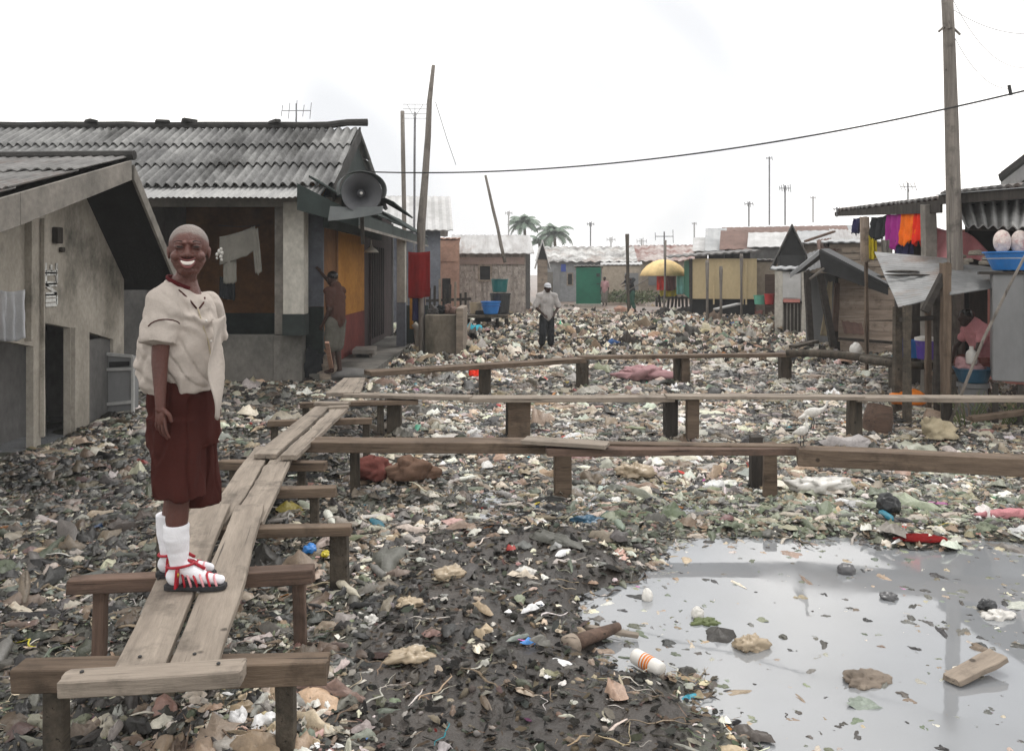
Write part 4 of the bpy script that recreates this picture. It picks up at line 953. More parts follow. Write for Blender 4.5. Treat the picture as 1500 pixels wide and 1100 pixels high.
# loudspeaker
sp = empty('horn_loudspeaker', at(538, 285, 10.9), 'grey horn loudspeaker under a bent metal hood on the house corner', 'loudspeaker')
c0 = at(530, 283, 10.75); fdir = Vector((.30, -1, -.05)).normalized(); M = fdir.to_track_quat('Z', 'Y').to_matrix()
mb = MB(); mb.lathe([(.02,-.36),(.05,-.34),(.055,-.22),(.08,-.16),(.13,-.08),(.20,-.02),(.252,.0),(.265,.004),(.265,-.012),(.245,-.012)][::-1] + [(.24,-.005),(.19,-.04),(.12,-.10),(.07,-.17),(.05,-.2)], c0, 32, M, cap0=False, cap1=True); mb.build('horn', 'hornGrey', sp, smooth=True)
mb = MB(); mb.lathe([(.02,-.2),(.05,-.12),(.052,-.09),(.02,-.07),(.005,-.066)], c0, 16, M); mb.build('throat_cap', 'hornGrey', sp, smooth=True)
mb = MB(); ellip(mb, c0+fdir*-.06, (.02,.02,.02)); mb.build('centre_bolt', 'plWhite', sp, smooth=True)
def hoodP(u, v):
    a = R(188)-R(205)*u; rr_ = .30+.02*math.sin(u*9)
    q = M @ Vector((0, 0, .08-.42*v)); e = Vector((math.cos(a)*rr_, 0, math.sin(a)*rr_*.95+.02))
    return c0+q+e
mb = MB(); mb.sheet(hoodP, 22, 4, .008); mb.build('hood', 'hornRust', sp)
def flapP(u, v): return c0+Vector((-.32+.58*u, .06+.02*math.sin(6*u), -.22-.10*v-.06*math.sin(math.pi*u)*v+.10*(u-.5)**2))
mb = MB(); mb.sheet(lambda u, v: c0+Vector((-.42+.70*u, .02-.12*v, -.19-.20*v+.10*u*v+.06*(u-.5)**2)), 12, 4, .008); mb.build('lower_flap', 'hornRust', sp)
mb = MB(); mb.bar(c0+Vector((-.02,.1,-.2)), c0+Vector((-.05,.35,-.65)), .05, .05); mb.build('bracket', 'darkWood', sp)

# laundry on the veranda
mb = cloth(at(322,347,11.7), at(374,331,11.7), (.40,.36), 2, .02, nrm=(0,-1,0), seed=2, mbx=MB(), ragged=.12)
cloth(at(327,372,11.72), at(346,368,11.72), (.42,.44), 1, .015, seed=5, mbx=mb)
cloth(at(368,332,11.68), at(378,334,11.68), (.66,.62), 1, .012, seed=6, mbx=mb, slant=.06)
mb.build('hanging_garment', 'clothGrey', smooth=True, label='grey shirt and trousers hung together in the veranda opening', cat='garment')
mb = cloth(at(322,405,11.9), at(345,405,11.9), (.30,.34), 2, .02, seed=8, mbx=MB()); mb.build('hanging_garment', 'clothDark', smooth=True, label='dark greenish cloth hanging below the grey shirt', cat='garment')
mb = MB(); 
mb.path([at(262,372,10.9)+Vector((.5,0,0)), at(322,372,10.9)], .012, 6); b0 = at(318, 373, 10.9)
for k, (dx, dz, r_) in enumerate(((0,0,.028),(.03,.04,.035),(.05,-.03,.03),(.0,-.05,.02),(.055,.07,.025),(.06,-.07,.02),(.065,.02,.03))): ellip(mb, b0+Vector((dx,0,dz)), (r_*.7,.03,r_))
mb.build('white_fitting', 'plWhite', smooth=True, label='white crumpled fitting showing beside the boy\'s ear', cat='fitting')
r_ = at(613, 372, 15.6)
cloth(at(598,369,15.6), at(630,368,15.6), (.88,.86), 1.5, .02, 'hanging_cloth', 'clothRed', seed=3, ragged=.02, label='plain red cloth hanging beside the porch', cat='cloth')
cloth(at(604,428,15.9), at(622,428,15.9), (.55,.5), 1.5, .02, 'hanging_cloth', 'clothNavy', seed=7, label='dark blue cloth below the red one', cat='cloth')
# basket and leaning board at the porch step
lump('woven_basket', gp(455,560)+Vector((0,-.2,.12)), (.26,.2,.34), 'clothDark', 'dark green bundle of weeds at the foot of the grey plinth', 'bundle', amp=.5, fr=9)
lump('sand_pile', gp(482,562)+Vector((0,-.05,.05)), (.18,.2,.28), 'plankWall', 'tan heap behind the leaning orange board', 'heap', amp=.5, fr=7)
board('leaning_board', gp(489,560)+Vector((0,0,.02)), at(479,500,11.2), .06, .03, 'orangeBrick', label='orange-brown board leaning by the standing person', cat='board', rough=.003)
lump('flat_stone', gp(512,552,.1), (.45,.3,.09), 'wallGrey', 'broad dark slab in front of the porch floor', 'slab', amp=.2)

# poles and aerials on the left
def pole(pts, r, m, label, name='pole', cat='pole', group='poles between the houses'):
    mb = MB(); mb.path(pts, r, 8); return mb.build(name, m, smooth=True, label=label, cat=cat, group=group)
def up(px0, py0, px1, py1, d, z0=None, n=5, wob=.04):
    a = at(px0, py0, d); b = at(px1, py1, d)
    if z0 is not None: a.z = z0
    return [a.lerp(b, i/n)+Vector((wob*noise.noise(Vector((i*1.7, px0, 0))), 0, 0)) for i in range(n+1)]
pole(up(594,320,590,163,20.5,-.1), [.055]*5+[.05], 'poleWood', 'straight grey pole left of the crooked trunk')
pole(up(605,400,608,165,21,-.1), .03, 'antennaMetal', 'thin metal mast with a cluster at its top', 'mast', 'mast')
mb = MB(); tp = at(608,168,21)
for a_ in range(7): mb.path([tp+Vector((-.32,0,.06*a_-.1)), tp+Vector((.32,0,.06*a_-.1))], .008, 5) if a_ % 2 == 0 else mb.path([tp+Vector((0,-.1,-.1)), tp+Vector((.1*(a_-3),0,.25))], .008, 5)
mb.build('aerial', 'wireGrey', label='faint aerial at the top of the thin metal mast', cat='aerial')
pole([at(618,525,15.9)+Vector((0,0,-.1)), at(617,430,15.9), at(617,330,15.9), at(622,270,15.9), at(627,200,15.9), at(629,150,15.9), at(635,96,15.9)], [.06,.058,.085,.07,.06,.05,.035], 'poleWood', 'tall crooked tree trunk pole by the red cloth')
pole(up(740,385,711,257,24,None), [.05,.05,.045,.045,.04,.035], 'poleWood', 'leaning pole rising from the grey plank house')
def aerial(px, py0, py1, d, w, label, bars=4, tilt=0, m='antennaMetal', base=None):
    r = empty('tv_aerial', at(px, py0, d), label, 'aerial', 'aerials on the rooftops')
    s = w/F*d; mb = MB(); top = at(px, py1, d); mb.path([at(px, py0, d), top], .018*d/20, 6); mb.build('mast', m, r)
    mb = MB(); q = top-Vector((0,0,s*.25)); mb.path([q+Vector((-s*.5,0,tilt*s)), q+Vector((s*.5,0,-tilt*s))], .010*d/20, 5)
    for k in range(bars):
        u = -.5+k/(bars-1); c = q+Vector((u*s, 0, -tilt*s*2*u)); h_ = s*(.22+.08*((k*7) % 3)); mb.path([c+Vector((0,-.05,-h_)), c+Vector((0,.05,h_))], .008*d/20, 5)
    mb.build('crossbars', m, r); return r
aerial(434, 192, 152, 13.5, 42, 'aerial standing on the ridge of the corrugated house', 5)
aerial(642, 300, 160, 15.9, 1.5, 'bare wire stay beside the crooked trunk', 2) if False else None
# ================================================================ generic far house
def face(r, k=1.0): r.rotation_euler.z = -k*math.atan2(r.location.x, r.location.y)
def house(label, x0, x1, y0, y1, zb, ze, zr, axis='x', wall='plankWall', roofm='tin', oh=.25, wave=.22, name='shack', cat='house', gable=None, openings=(), single=None, courses=1, amp=.015, turn=1.0):
    """walls + pitched roof. axis 'x': eave to the camera, 'y': gable to the camera; single=(z_front,z_back) mono-pitch"""
    r = empty(name, ((x0+x1)/2, y0, 0), label, cat)
    face(r, turn)
    xm, ym = (x0+x1)/2, (y0+y1)/2; mb = MB()
    if single:
        zf, zk = single; mb.prism([(x0,y0,zb),(x0,y1,zb),(x0,y1,zk-.02),(x0,y0,zf-.02)], (x1-x0,0,0))
    elif axis == 'x': mb.prism([(x0,y0,zb),(x0,y1,zb),(x0,y1,ze),(x0,ym,zr-.02),(x0,y0,ze)], (x1-x0,0,0))
    else: mb.prism([(x0,y0,zb),(x1,y0,zb),(x1,y0,ze),(xm,y0,zr-.02),(x0,y0,ze)], (0,y1-y0,0))
    w = mb.build('wall', wall, r)
    def slab(a, b, c, d):
        rf = MB(); rf.corr(a, b, c, d, wave, amp, courses, th=.03, sub=4, rag=.01); return rf.build('roof', roofm, r)
    if single:
        s = (zk-zf)/(y1-y0); slab((x0-oh,y1+oh,zk+s*oh+.02),(x1+oh,y1+oh,zk+s*oh+.02),(x1+oh,y0-oh,zf-s*oh+.02),(x0-oh,y0-oh,zf-s*oh+.02))
    elif axis == 'x':
        s = (zr-ze)/(ym-y0); slab((x0-oh,ym,zr+.02),(x1+oh,ym,zr+.02),(x1+oh,y0-oh,ze-s*oh+.02),(x0-oh,y0-oh,ze-s*oh+.02))
        slab((x1+oh,ym,zr+.02),(x0-oh,ym,zr+.02),(x0-oh,y1+oh,ze-s*oh+.02),(x1+oh,y1+oh,ze-s*oh+.02))
    else:
        s = (zr-ze)/(xm-x0); slab((xm,y0-oh,zr+.02),(xm,y1+oh,zr+.02),(x0-oh,y1+oh,ze-s*oh+.02),(x0-oh,y0-oh,ze-s*oh+.02))
        slab((xm,y1+oh,zr+.02),(xm,y0-oh,zr+.02),(x1+oh,y0-oh,ze-s*oh+.02),(x1+oh,y1+oh,ze-s*oh+.02))
    if gable and axis == 'y':
        mb = MB(); mb.prism([(x0,y0-.04,ze),(x1,y0-.04,ze),(xm,y0-.04,zr-.05)], (0,.035,0)); mb.build('gable_board', gable, r)
    for nm, a, b, z0, z1, mm in openings:
        mb = MB(); mb.box(((a+b)/2, y0-.02, (z0+z1)/2), (b-a, .05, z1-z0)); f = mb.build(nm, mm, r)  # near-black panels paint the shade inside door and window holes
        if nm == 'window':
            mb = MB(); 
            for c_, s_ in ((((a+b)/2, y0-.05, z1+.03), (b-a+.14, .03, .06)), (((a+b)/2, y0-.05, z0-.03), (b-a+.14, .03, .06)), ((a-.035, y0-.05, (z0+z1)/2), (.07, .03, z1-z0)), ((b+.035, y0-.05, (z0+z1)/2), (.07, .03, z1-z0))): mb.box(c_, s_)
            mb.build('window_frame', 'plankWall', f)
    return r
def X(px, d): return (px-750)/F*d
def Z(py, d): return H-(py-HY)/F*d
def battens(r, x0, x1, y, zb, zt, n, m, w=.06):
    for k in range(n):
        x = x0+(x1-x0)*(k+.5)/n+random.uniform(-.05, .05)
        board('wall_plank', (x, y, zb), (x, y, zt+random.uniform(-.08, 0)), w*random.uniform(.7, 1.6), .025, m, r, rough=.008, seg=3)

# behind the porch: white-roofed house, orange house, block wall
house('narrow blue-grey house with a pale roof sheet rising behind the porch', X(570,24), X(645,24), 24, 27, -.1, Z(330,24), Z(283,24), 'x', 'blueGreyWall', 'tinWhite', oh=.35)
o = house('small pink-orange plastered house between the porch and the grey plank house', X(640,28), X(673,28), 28, 31, -.1, Z(352,28), Z(348,28), 'x', 'orangeBrick', 'orangeBrick', oh=.05, openings=[('door', X(648,28), X(660,28), 0, Z(408,28), 'dark'), ('shutter', X(643,28), X(667,28), Z(383,28), Z(362,28), 'orangeBrick')])
w_ = empty('block_wall', (-1.3, 16, 0), 'mossy concrete block enclosure at the end of the porch', 'wall')
d = 15.8; mb = MB(); mb.box((X(645,d), d+.6, .38), (X(668,d)-X(622,d), 1.2, .92)); mb.build('block_front', 'concreteTan', w_, bevel=.015)
mb = MB(); mb.box((X(674,d), d+.55, .45), (.14, 1.5, 1.06)); mb.build('corner_post', 'plankWall', w_, bevel=.015)
for px, z in ((645,.85),(658,.86),(634,.86)):
    lump('crumpled_rag', (X(px,d), d+.4, .84), (.13,.12,.12), random.choice(['clothDark','rustRoof','wallGrey']), {645:'dark rag heaped on the middle of the block enclosure',658:'grey rag at the right of the block enclosure top',634:'crumpled rag at the left of the block enclosure top'}[px], 'rag', amp=.7, fr=9)
# picket fence behind the enclosure
fr = empty('picket_fence', (-1.6, 21, 0), 'crooked dark picket fence behind the block enclosure', 'fence')
for k in range(9):
    x = X(622+k*7.5, 20.5); board('picket', (x+random.uniform(-.05,.05), 20.5, -.1), (x, 20.5, 1.25+random.uniform(-.2,.25)), .06, .03, 'darkWood' if k % 3 else 'plankWall', fr, seg=3)
mb = MB(); mb.bar((X(618,20.5), 20.53, .95), (X(690,20.5), 20.53, 1.0), .03, .07); mb.build('rail', 'darkWood', fr)

# grey plank house
d = 30; xa, xb = X(668,d), X(768,d)
ph = house('grey-white plank house with a pale tin roof, behind the water tubs', xa, X(770,d), d, d+6, -.1, Z(371,d), Z(341,d), 'x', 'plankWallV', 'tinStreak', oh=.3, wave=.3,
      openings=[('window', X(703,d), X(718,d), Z(410,d), Z(390,d), 'dark')])
battens(ph, X(672,d), X(768,d), d-.03, -.05, Z(389,d), 17, 'plankWallV', .10)
mb = MB(); mb.box(((xa+xb)/2, d-.06, Z(382,d)), (xb-xa, .04, .26)); mb.build('lintel_board', 'pinkLintel', ph)
mb = MB(); mb.prism([(X(789,d)-.25, d+1.2, 0), (X(789,d)-.25, d+5, 0), (X(789,d)-.25, d+5, 2.6), (X(789,d)-.25, d+1.2, 2.6)], (-.5, 0, 0)); mb.build('side_room', 'wallGrey', ph)
house('tiny house with a steep dark gable right of the plank house', X(787,38), X(802,38), 38, 41, -.1, Z(380,38), Z(352,38), 'y', 'plankWall', 'tinWhite', oh=.12, gable='dark')
# long pale houses
d = 46; house('long pale house with a patched white roof in the far middle', X(792,d), X(925,d), d, d+7, -.1, Z(383,d), Z(360,d), 'x', 'greyWallFar', 'roofPatch', oh=.3, wave=.5, amp=.05,
      openings=[('door', X(812,d), X(820,d), .1, 1.9, 'metalGrey'), ('window', X(832,d), X(838,d), 1.0, 1.6, 'dark'), ('panel', X(797,d), X(810,d), .3, 1.7, 'concrete'), ('round_mark', X(822,d), X(829,d), Z(398,d), Z(387,d), 'plNavy')])
d = 50; house('long house with a red and white chequered roof behind the umbrella', X(926,d), X(1020,d), d, d+7, -.1, Z(382,d), Z(358,d), 'x', 'beigeWallFar', 'roofRedWhite', oh=.3, wave=.5, amp=.05, openings=[('shutter', X(950,d), X(962,d), .9, 1.8, 'metalGrey')])
d = 44.5; house('low beige shed between the green kiosk and the umbrella', X(882,d), X(938,d), d, d+1.2, -.1, 2, 2, single=(Z(389,d), Z(385,d)), wall='beigeWallFar', roofm='tinWhite', oh=.1, openings=[('shutter', X(915,d), X(935,d), Z(425,d), Z(400,d), 'metalGrey')])
# kiosk
d = 40; k = house('bright green metal kiosk with a white base and pale sloping top', X(844,d), X(880,d), d, d+1.6, .0, 2, 2, single=(Z(391,d), Z(394,d)), wall='greenPaint', roofm='tinWhite', oh=.12, name='kiosk', cat='kiosk')
mb = MB(); mb.box((X(862,d), d+.8, .02), (X(880,d)-X(844,d)+.16, 1.75, .26)); mb.build('base', 'columnWhite', k)
mb = MB(); mb.box((X(876,d), d-.03, Z(403,d)), (.16, .06, .16)); mb.box((X(876,d), d-.03, Z(416,d)), (.14, .06, .05)); mb.build('hatch', 'dadoGreen', k)
# umbrella
d = 36; um = empty('market_umbrella', at(972, 440, d), 'big yellow market umbrella over the bright clothes', 'umbrella')
t_ = at(972, 380, d); rd = X(1007,d)-X(972,d)
mb = MB(); mb.lathe([(rd,-.72),(rd*.9,-.50),(rd*.7,-.27),(rd*.45,-.11),(rd*.2,-.02),(.03,0)], t_, 24, cap0=False); 
cn = mb.build('canopy', 'umbYellow', um, smooth=True); so_ = cn.modifiers.new('s', 'SOLIDIFY'); so_.thickness = .02
mb = MB(); mb.path([t_, t_+Vector((0,0,-2.9))], .03, 6); mb.build('pole', 'antennaMetal', um)
# clothes & stall under the umbrella
cloth(at(962,404,35.6), at(976,404,35.6), (.62,.6), 2, .03, 'hanging_cloth', 'clothBrightRed', seed=11, label='red cloth hanging at the left under the umbrella', cat='cloth', group='clothes hung under the umbrella')
cloth(at(976,404,35.5), at(990,404,35.5), (.66,.6), 2, .03, 'hanging_cloth', 'sackRed', seed=12, label='dark maroon cloth hanging in the middle under the umbrella', cat='cloth', group='clothes hung under the umbrella')
cloth(at(991,402,35.4), at(1006,402,35.4), (.88,.8), 2, .03, 'hanging_cloth', 'clothTurq', seed=13, label='turquoise cloth hanging at the right under the umbrella', cat='cloth', group='clothes hung under the umbrella')
cloth(at(966,421,35.7), at(991,421,35.7), (.40,.38), 3, .03, 'hanging_cloth', 'clothYellow', seed=14, label='yellow cloth below the red ones under the umbrella', cat='cloth', group='clothes hung under the umbrella')
cloth(at(1005,405,35.4), at(1010,405,35.4), (.70,.7), 1, .02, 'hanging_cloth', 'clothNavy', seed=15, label='narrow navy cloth at the yellow house corner', cat='cloth', group='clothes hung under the umbrella')
st = empty('market_stall', at(988, 440, 35.2), 'dark low wooden stall under the umbrella', 'stall')
for k_ in range(9): board('stall_slat', at(962+k_*5.5, 451+random.uniform(-2,2), 35.1), at(962+k_*5.5+random.uniform(-2,2), 434+random.uniform(-3,3), 35.1), .10, .03, 'darkWood', st, seg=2)
mb = MB(); mb.box(at(985,436,35.3), (X(1008,35)-X(962,35), .5, .06)); mb.build('counter', 'darkWood', st)
for k_, (px, py, dd) in enumerate(((900,436,42),(938,432,43),(925,440,42),(950,438,41),(912,440,43))):
    p_ = at(px,py,dd); p_.z = .1
    mb = MB()
    for i in range(260):
        a_ = random.uniform(0,6.28); rr_ = random.uniform(0,1)**.6*.9; h_ = random.uniform(.1,1)*(.75-.35*rr_); q = p_+Vector((math.cos(a_)*rr_, math.sin(a_)*rr_, h_)); s_ = random.uniform(.05,.12); n_ = Vector((random.uniform(-1,1),random.uniform(-1,1),random.uniform(-1,1))).normalized(); t1 = n_.orthogonal().normalized(); t2 = n_.cross(t1)
        mb.add([q-t1*s_, q+t2*s_*.5, q+t1*s_, q-t2*s_*.5], [(0,1,2,3)])
    mb.build('weed_bush', 'weed', label=['low green bush right beside the kiosk','green bush behind the umbrella','light green bush in the gap by the distant hoeing figure','green bush left of the red cloth','small bush nearest the beige shed'][k_], cat='bush', group='green bushes in the far middle')

# yellow house and its neighbours
d = 29; x0, x1 = X(1013,d), X(1107,d)
yh = empty('yellow_house', ((x0+x1)/2, d, 0), 'yellow-tan boarded house on dark stilts, right of the umbrella', 'house'); face(yh, .68)
mb = MB(); mb.prism([(x0,d,Z(438,d)),(x0,d+6,Z(438,d)),(x0,d+6,Z(375,d)-.05),(x0,d,Z(379,d))], (x1-x0,0,0)); mb.build('wall', 'yellowBoard', yh)
mb = MB(); mb.prism([(x0-.003,d+.02,Z(438,d)),(x0-.003,d+5.9,Z(438,d)),(x0-.003,d+5.9,Z(379,d)),(x0-.003,d+.02,Z(381,d))], (-.02,0,0)); mb.build('side_wall', 'greenPaint', yh)
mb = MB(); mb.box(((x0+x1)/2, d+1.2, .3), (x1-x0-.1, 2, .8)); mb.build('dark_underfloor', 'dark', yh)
for px in (1013, 1046, 1087, 1092):
    board('wall_batten', (X(px,d), d-.03, Z(446,d)), (X(px,d), d-.03, Z(379,d)), .06 if px != 1013 else .12, .03, 'yellowBoard' if px > 1013 else 'darkWood', yh, seg=2)
rf = MB(); rf.corr((x0-.8, d+6, Z(371,d)), (x1+.1, d+6, Z(368,d)+.2), (x1+.1, d-.3, Z(366,d)-.1), (x0-.8, d-.3, Z(379,d)), .3, .02, 1, th=.05); rf.build('roof', 'oldTin', yh)
d = 29.5; house('tan lean-to with a brown door between the yellow house and the white hut', X(1108,d), X(1152,d), d, d+4, -.1, 2, 2, single=(Z(383,d), Z(378,d)), wall='beigeWallFar', roofm='oldTin', oh=.12, openings=[('door', X(1121,d), X(1135,d), .1, Z(402,d), 'clothDark' if False else 'redwood')])
for px, y0_, y1_, dd, lb in ((1036,471,381,25,'stake with a knobbed top before the left of the yellow house'),(1056,470,390,25.5,'shorter stake with a knobbed top before the yellow house'),(1086,445,372,27,'stake near the right corner of the yellow house')):
    g_ = at(px,y0_,dd); tp = at(px,y1_,dd); pole([Vector((g_.x,dd,-.1)), g_.lerp(tp,.5), tp-Vector((0,0,.12)), tp], [.045,.04,.06,.05], 'poleWood', lb, 'stake', 'stake', 'stakes before the yellow house')
d = 33; house('house with a brick-red rusty roof face above the yellow house', X(1062,d), X(1098,d), d, d+5, .5, Z(365,d), Z(335,d), 'x', 'darkWood', 'rustRoof', oh=.2, wave=.4)
d = 32.4; house('hut with a patched whitish roof beside the dark gable', X(1103,d), X(1146,d), d, d+4, .3, Z(362,d), Z(339,d), 'x', 'wallGrey', 'tinWhite', oh=.2, wave=.4)
d = 35; house('steep gabled hut with a white-edged roof, left of the rusty roof', X(1038,d), X(1060,d), d, d+6, .3, Z(368,d), Z(331,d), 'x', 'darkWood', 'tin', oh=.15, wave=.4)
d = 36.5; house('small hut with a white chimney-like front at the left of the red roofs', X(1018,d), X(1036,d), d, d+5, .3, Z(369,d), Z(346,d), 'x', 'darkWood', 'tinWhite', oh=.1, wave=.4)
d = 39; house('long rusty-roofed house forming the skyline on the right', X(1060,d), X(1240,d), d, d+9, .3, Z(352,d), Z(326,d), 'x', 'wallGrey', 'rustRoof', oh=.3, wave=.4)
d = 24; house('dark-gabled hut in the middle of the right-hand houses', X(1140,d), X(1180,d), d, d+4, .2, Z(374,d), Z(330,d), 'y', 'wallGrey', 'oldTin', oh=.2, gable='dark', openings=[('dark_board', X(1143,d), X(1178,d), Z(392,d), Z(374,d), 'tarp')])
d = 26; house('pale-roofed house behind the black tarp shed', X(1180,d), X(1262,d), d, d+5, .2, Z(356,d), Z(334,d), 'x', 'plankWall', 'tin', oh=.3, wave=.3)
# white weathered hut
d = 20.5; wh = house('small white-boarded hut standing on a dark crate', X(1137,d), X(1180,d), d, d+2, .95, 2, 2, single=(Z(397,d), Z(392,d)), wall='asbestosPale', roofm='tin', oh=.12, openings=[('blue_panel', X(1147,d), X(1172,d), Z(438,d), Z(401,d), 'tinWhite'), ('rust_strip', X(1148,d), X(1171,d), Z(443,d), Z(436,d), 'pinkWall')])
for i_, px in enumerate((1139, 1144, 1176)): board('corner_board', (X(px,d), d-.05, .0), (X(px,d), d-.05, Z(397,d)), .10, .03, 'columnWhite', wh, seg=6, rough=.012)
mb = MB(); mb.box((X(1160,d), d+.6, .45), (.60, 1.0, .95)); mb.build('dark_crate', 'darkWood', wh)
for k_ in range(6): board('crate_slat', (X(1148+k_*5,d), d+.08, .12), (X(1148+k_*5,d), d+.08, .88), .035, .02, 'barge', wh, seg=2)
# black tarp shed
ts = empty('tarp_shed', at(1200, 480, 15.5), 'open shed with a black tarred roof on crooked legs', 'shed')
ap, lt, rt_ = at(1199,369,15.3), at(1157,402,15.3), at(1300,424,14.6)
back = Vector((1.32, 3.0, .10))
for a_, b_ in ((ap, lt), (ap, rt_)):
    rf = MB(); rf.corr(a_, a_+back, b_+back, b_, .3, .012, 1, th=.05, sub=4); rf.build('roof', 'tarp', ts)
mb = MB(); mb.prism([ap+Vector((0,-.03,.02)), rt_+Vector((0,-.03,.02)), rt_+Vector((0,-.03,-.10)), ap+Vector((.05,-.03,-.36))], (0,.025,0)); mb.build('fascia_board', 'tarp', ts)
mb = MB(); mb.prism([lt+Vector((0,-.03,.02)), ap+Vector((0,-.03,.03)), ap+Vector((0,-.03,-.06)), lt+Vector((0,-.03,-.07))], (0,.025,0)); mb.build('fascia_board', 'tin', ts)
board('leg', at(1189,492,15.2)+Vector((0,0,-.2)), at(1183,398,15.25), .10, .09, 'darkWood', ts)
board('leg', at(1222,492,15.2)+Vector((0,0,-.2)), at(1203,402,15.25), .11, .10, 'darkWood', ts)
board('brace', at(1185,408,15.2), at(1206,392,15.2), .05, .04, 'barge', ts)
mb = MB(); mb.box((X(1205,17.5), 17.6, .8), (.62, .08, 1.7)); mb.build('back_panel', 'metalGrey', ts)
cloth(at(1213,412,15.6), at(1219,412,15.6), (1.02,1.02), 1, .03, 'hanging_cloth', 'clothBeige', seed=21, taper=2.6, label='pale yellow cloth spreading down inside the tarp shed', cat='cloth', slant=-.1)
board('leaning_board', at(1224,478,15.8)+Vector((0,0,-.1)), at(1227,415,15.8), .10, .06, 'redwood', label='brown board standing between the yellow cloth and the plank wall', cat='board')
# plank wall house
d = 15.9; pw = empty('plank_wall', (X(1272,d), d, 0), 'wall of broad horizontal tan planks right of the tarp shed', 'wall')
for k_ in range(7):
    z0 = .22+k_*.205; board('wall_plank', (X(1228,d)+random.uniform(-.03,.05), d+.012*(k_ % 2), z0+.1), (X(1330,d), d+.012*(k_ % 2), z0+.1+random.uniform(-.02,.02)), .03, .2, 'palePlank', pw, rough=.01, roll=0)
mb = MB(); mb.box((X(1275,d), d+.1, .75), (X(1330,d)-X(1232,d), .04, 1.7)); mb.build('backing', 'darkWood', pw)
d = 20.2; pb = house('upper plank house with a patched tin roof, seen over the tarp shed', X(1218,d), X(1300,d), d, d+4, .3, Z(357,d), Z(345,d), 'x', 'plankWall', 'tin', oh=.2, wave=.25)
for k_ in range(3): board('wall_plank', (X(1235,d), d-.04, Z(362+k_*10,d)), (X(1290,d), d-.04, Z(362+k_*10,d)), .03, .14, 'plankWall', pb, rough=.01)

# ================================================================ RIGHT HOUSE with the long dark roof
XR = 5.6
rh = empty('roadside_house', (7.2, 12, 0), 'right-hand house with a long dark sagging roof and clothes hung under it', 'house')
def rz(px, py): d_ = XR*F/(px-750); return (XR, d_, H-(py-HY)/F*d_)
e0, e1, e2 = rz(1226,311), rz(1382,293), rz(1600,276)
rf = MB(); n_ = Vector((2.6, .2, .22))
rf.corr(Vector(e0)+n_, Vector(e1)+n_, e1, e0, .16, .015, 1, th=.03, sub=5, rag=.05); rf.build('roof', 'oldTin', rh)
rf = MB(); n_ = Vector((.85,.1,.10)); rf.corr(Vector(e1)+n_+Vector((0,.02,.06)), Vector(e2)+n_+Vector((0,0,.06)), Vector(e2)+Vector((0,0,.06)), Vector(e1)+Vector((-.02,.05,.06)), .16, .015, 1, th=.03, sub=5, rag=.05); rf.build('roof', 'oldTin', rh, label='nearer roof half, lapped over the far half')
def band(a, b, top, bot, m, dx=-.01):
    mb = MB(); a = Vector(a)+Vector((dx,0,0)); b = Vector(b)+Vector((dx,0,0)); z_ = Vector((0,0,1))
    mb.prism([a+z_*top[0], b+z_*top[1], b+z_*bot[1], a+z_*bot[0]], (-.03,0,0)); return mb.build('fascia_board', m, rh)
band(e0, e1, (.00,.00), (-.07,-.17), 'darkWood'); band(e1, e2, (.06,.05), (-.06,-.06), 'darkWood', -.035); band(e1, e2, (.07,.06), (.062,.052), 'tin', -.07)
# wall behind the clothes, posts
mb = MB(); mb.box((7.3, 11.6, 1.1), (.1, 5.6, 2.5)); mb.build('wall', 'pinkWall', rh)
mb = MB(); mb.box((7.0, 14.3, 1.1), (.6, .1, 2.6)); mb.build('wall', 'darkWood', rh, label='dark end wall')
def rpost(px, py0, py1, w, m, label, d, dx=0):
    a_, b_ = at(px, py0, d), at(px+dx, py1, d); a_.z = -.15
    return board('post', a_, b_, w, w*.9, m, label=label, cat='post', group='posts before the right-hand house', rough=.01)
rpost(1271, 530, 318, .055, 'beam', 'slim post at the left end of the long dark roof', 12.9, -2)
board('post_board', at(1268,384,12.8), at(1267,318,12.8), .14, .03, 'palePlank', label='short pale board nailed to the top of the slim post', cat='board')
rpost(1364, 500, 300, .15, 'barge', 'square post right of the red and orange clothes', 10.9)
rpost(1331, 575, 448, .075, 'post', 'mossy post under the grey awning, front left', 9.0)
rpost(1317, 520, 450, .09, 'post', 'stouter mossy post beside the blue can', 9.6)
rpost(1361, 540, 440, .06, 'beam', 'brownish post between the purple bucket and the awning', 9.8)
rpost(1388, 583, 385, .085, 'beam', 'tall brown post carrying the awning joint', 9.0)
rpost(1376, 560, 428, .08, 'darkWood', 'dark post behind the tall brown one', 9.5)
rpost(1408, 560, 425, .20, 'dark', 'broad dark board standing behind the blue basin', 10.0) 
board('brace', at(1350,455,9.05), at(1384,388,9.05), .08, .07, 'darkWood', label='dark diagonal brace under the awning', cat='brace')
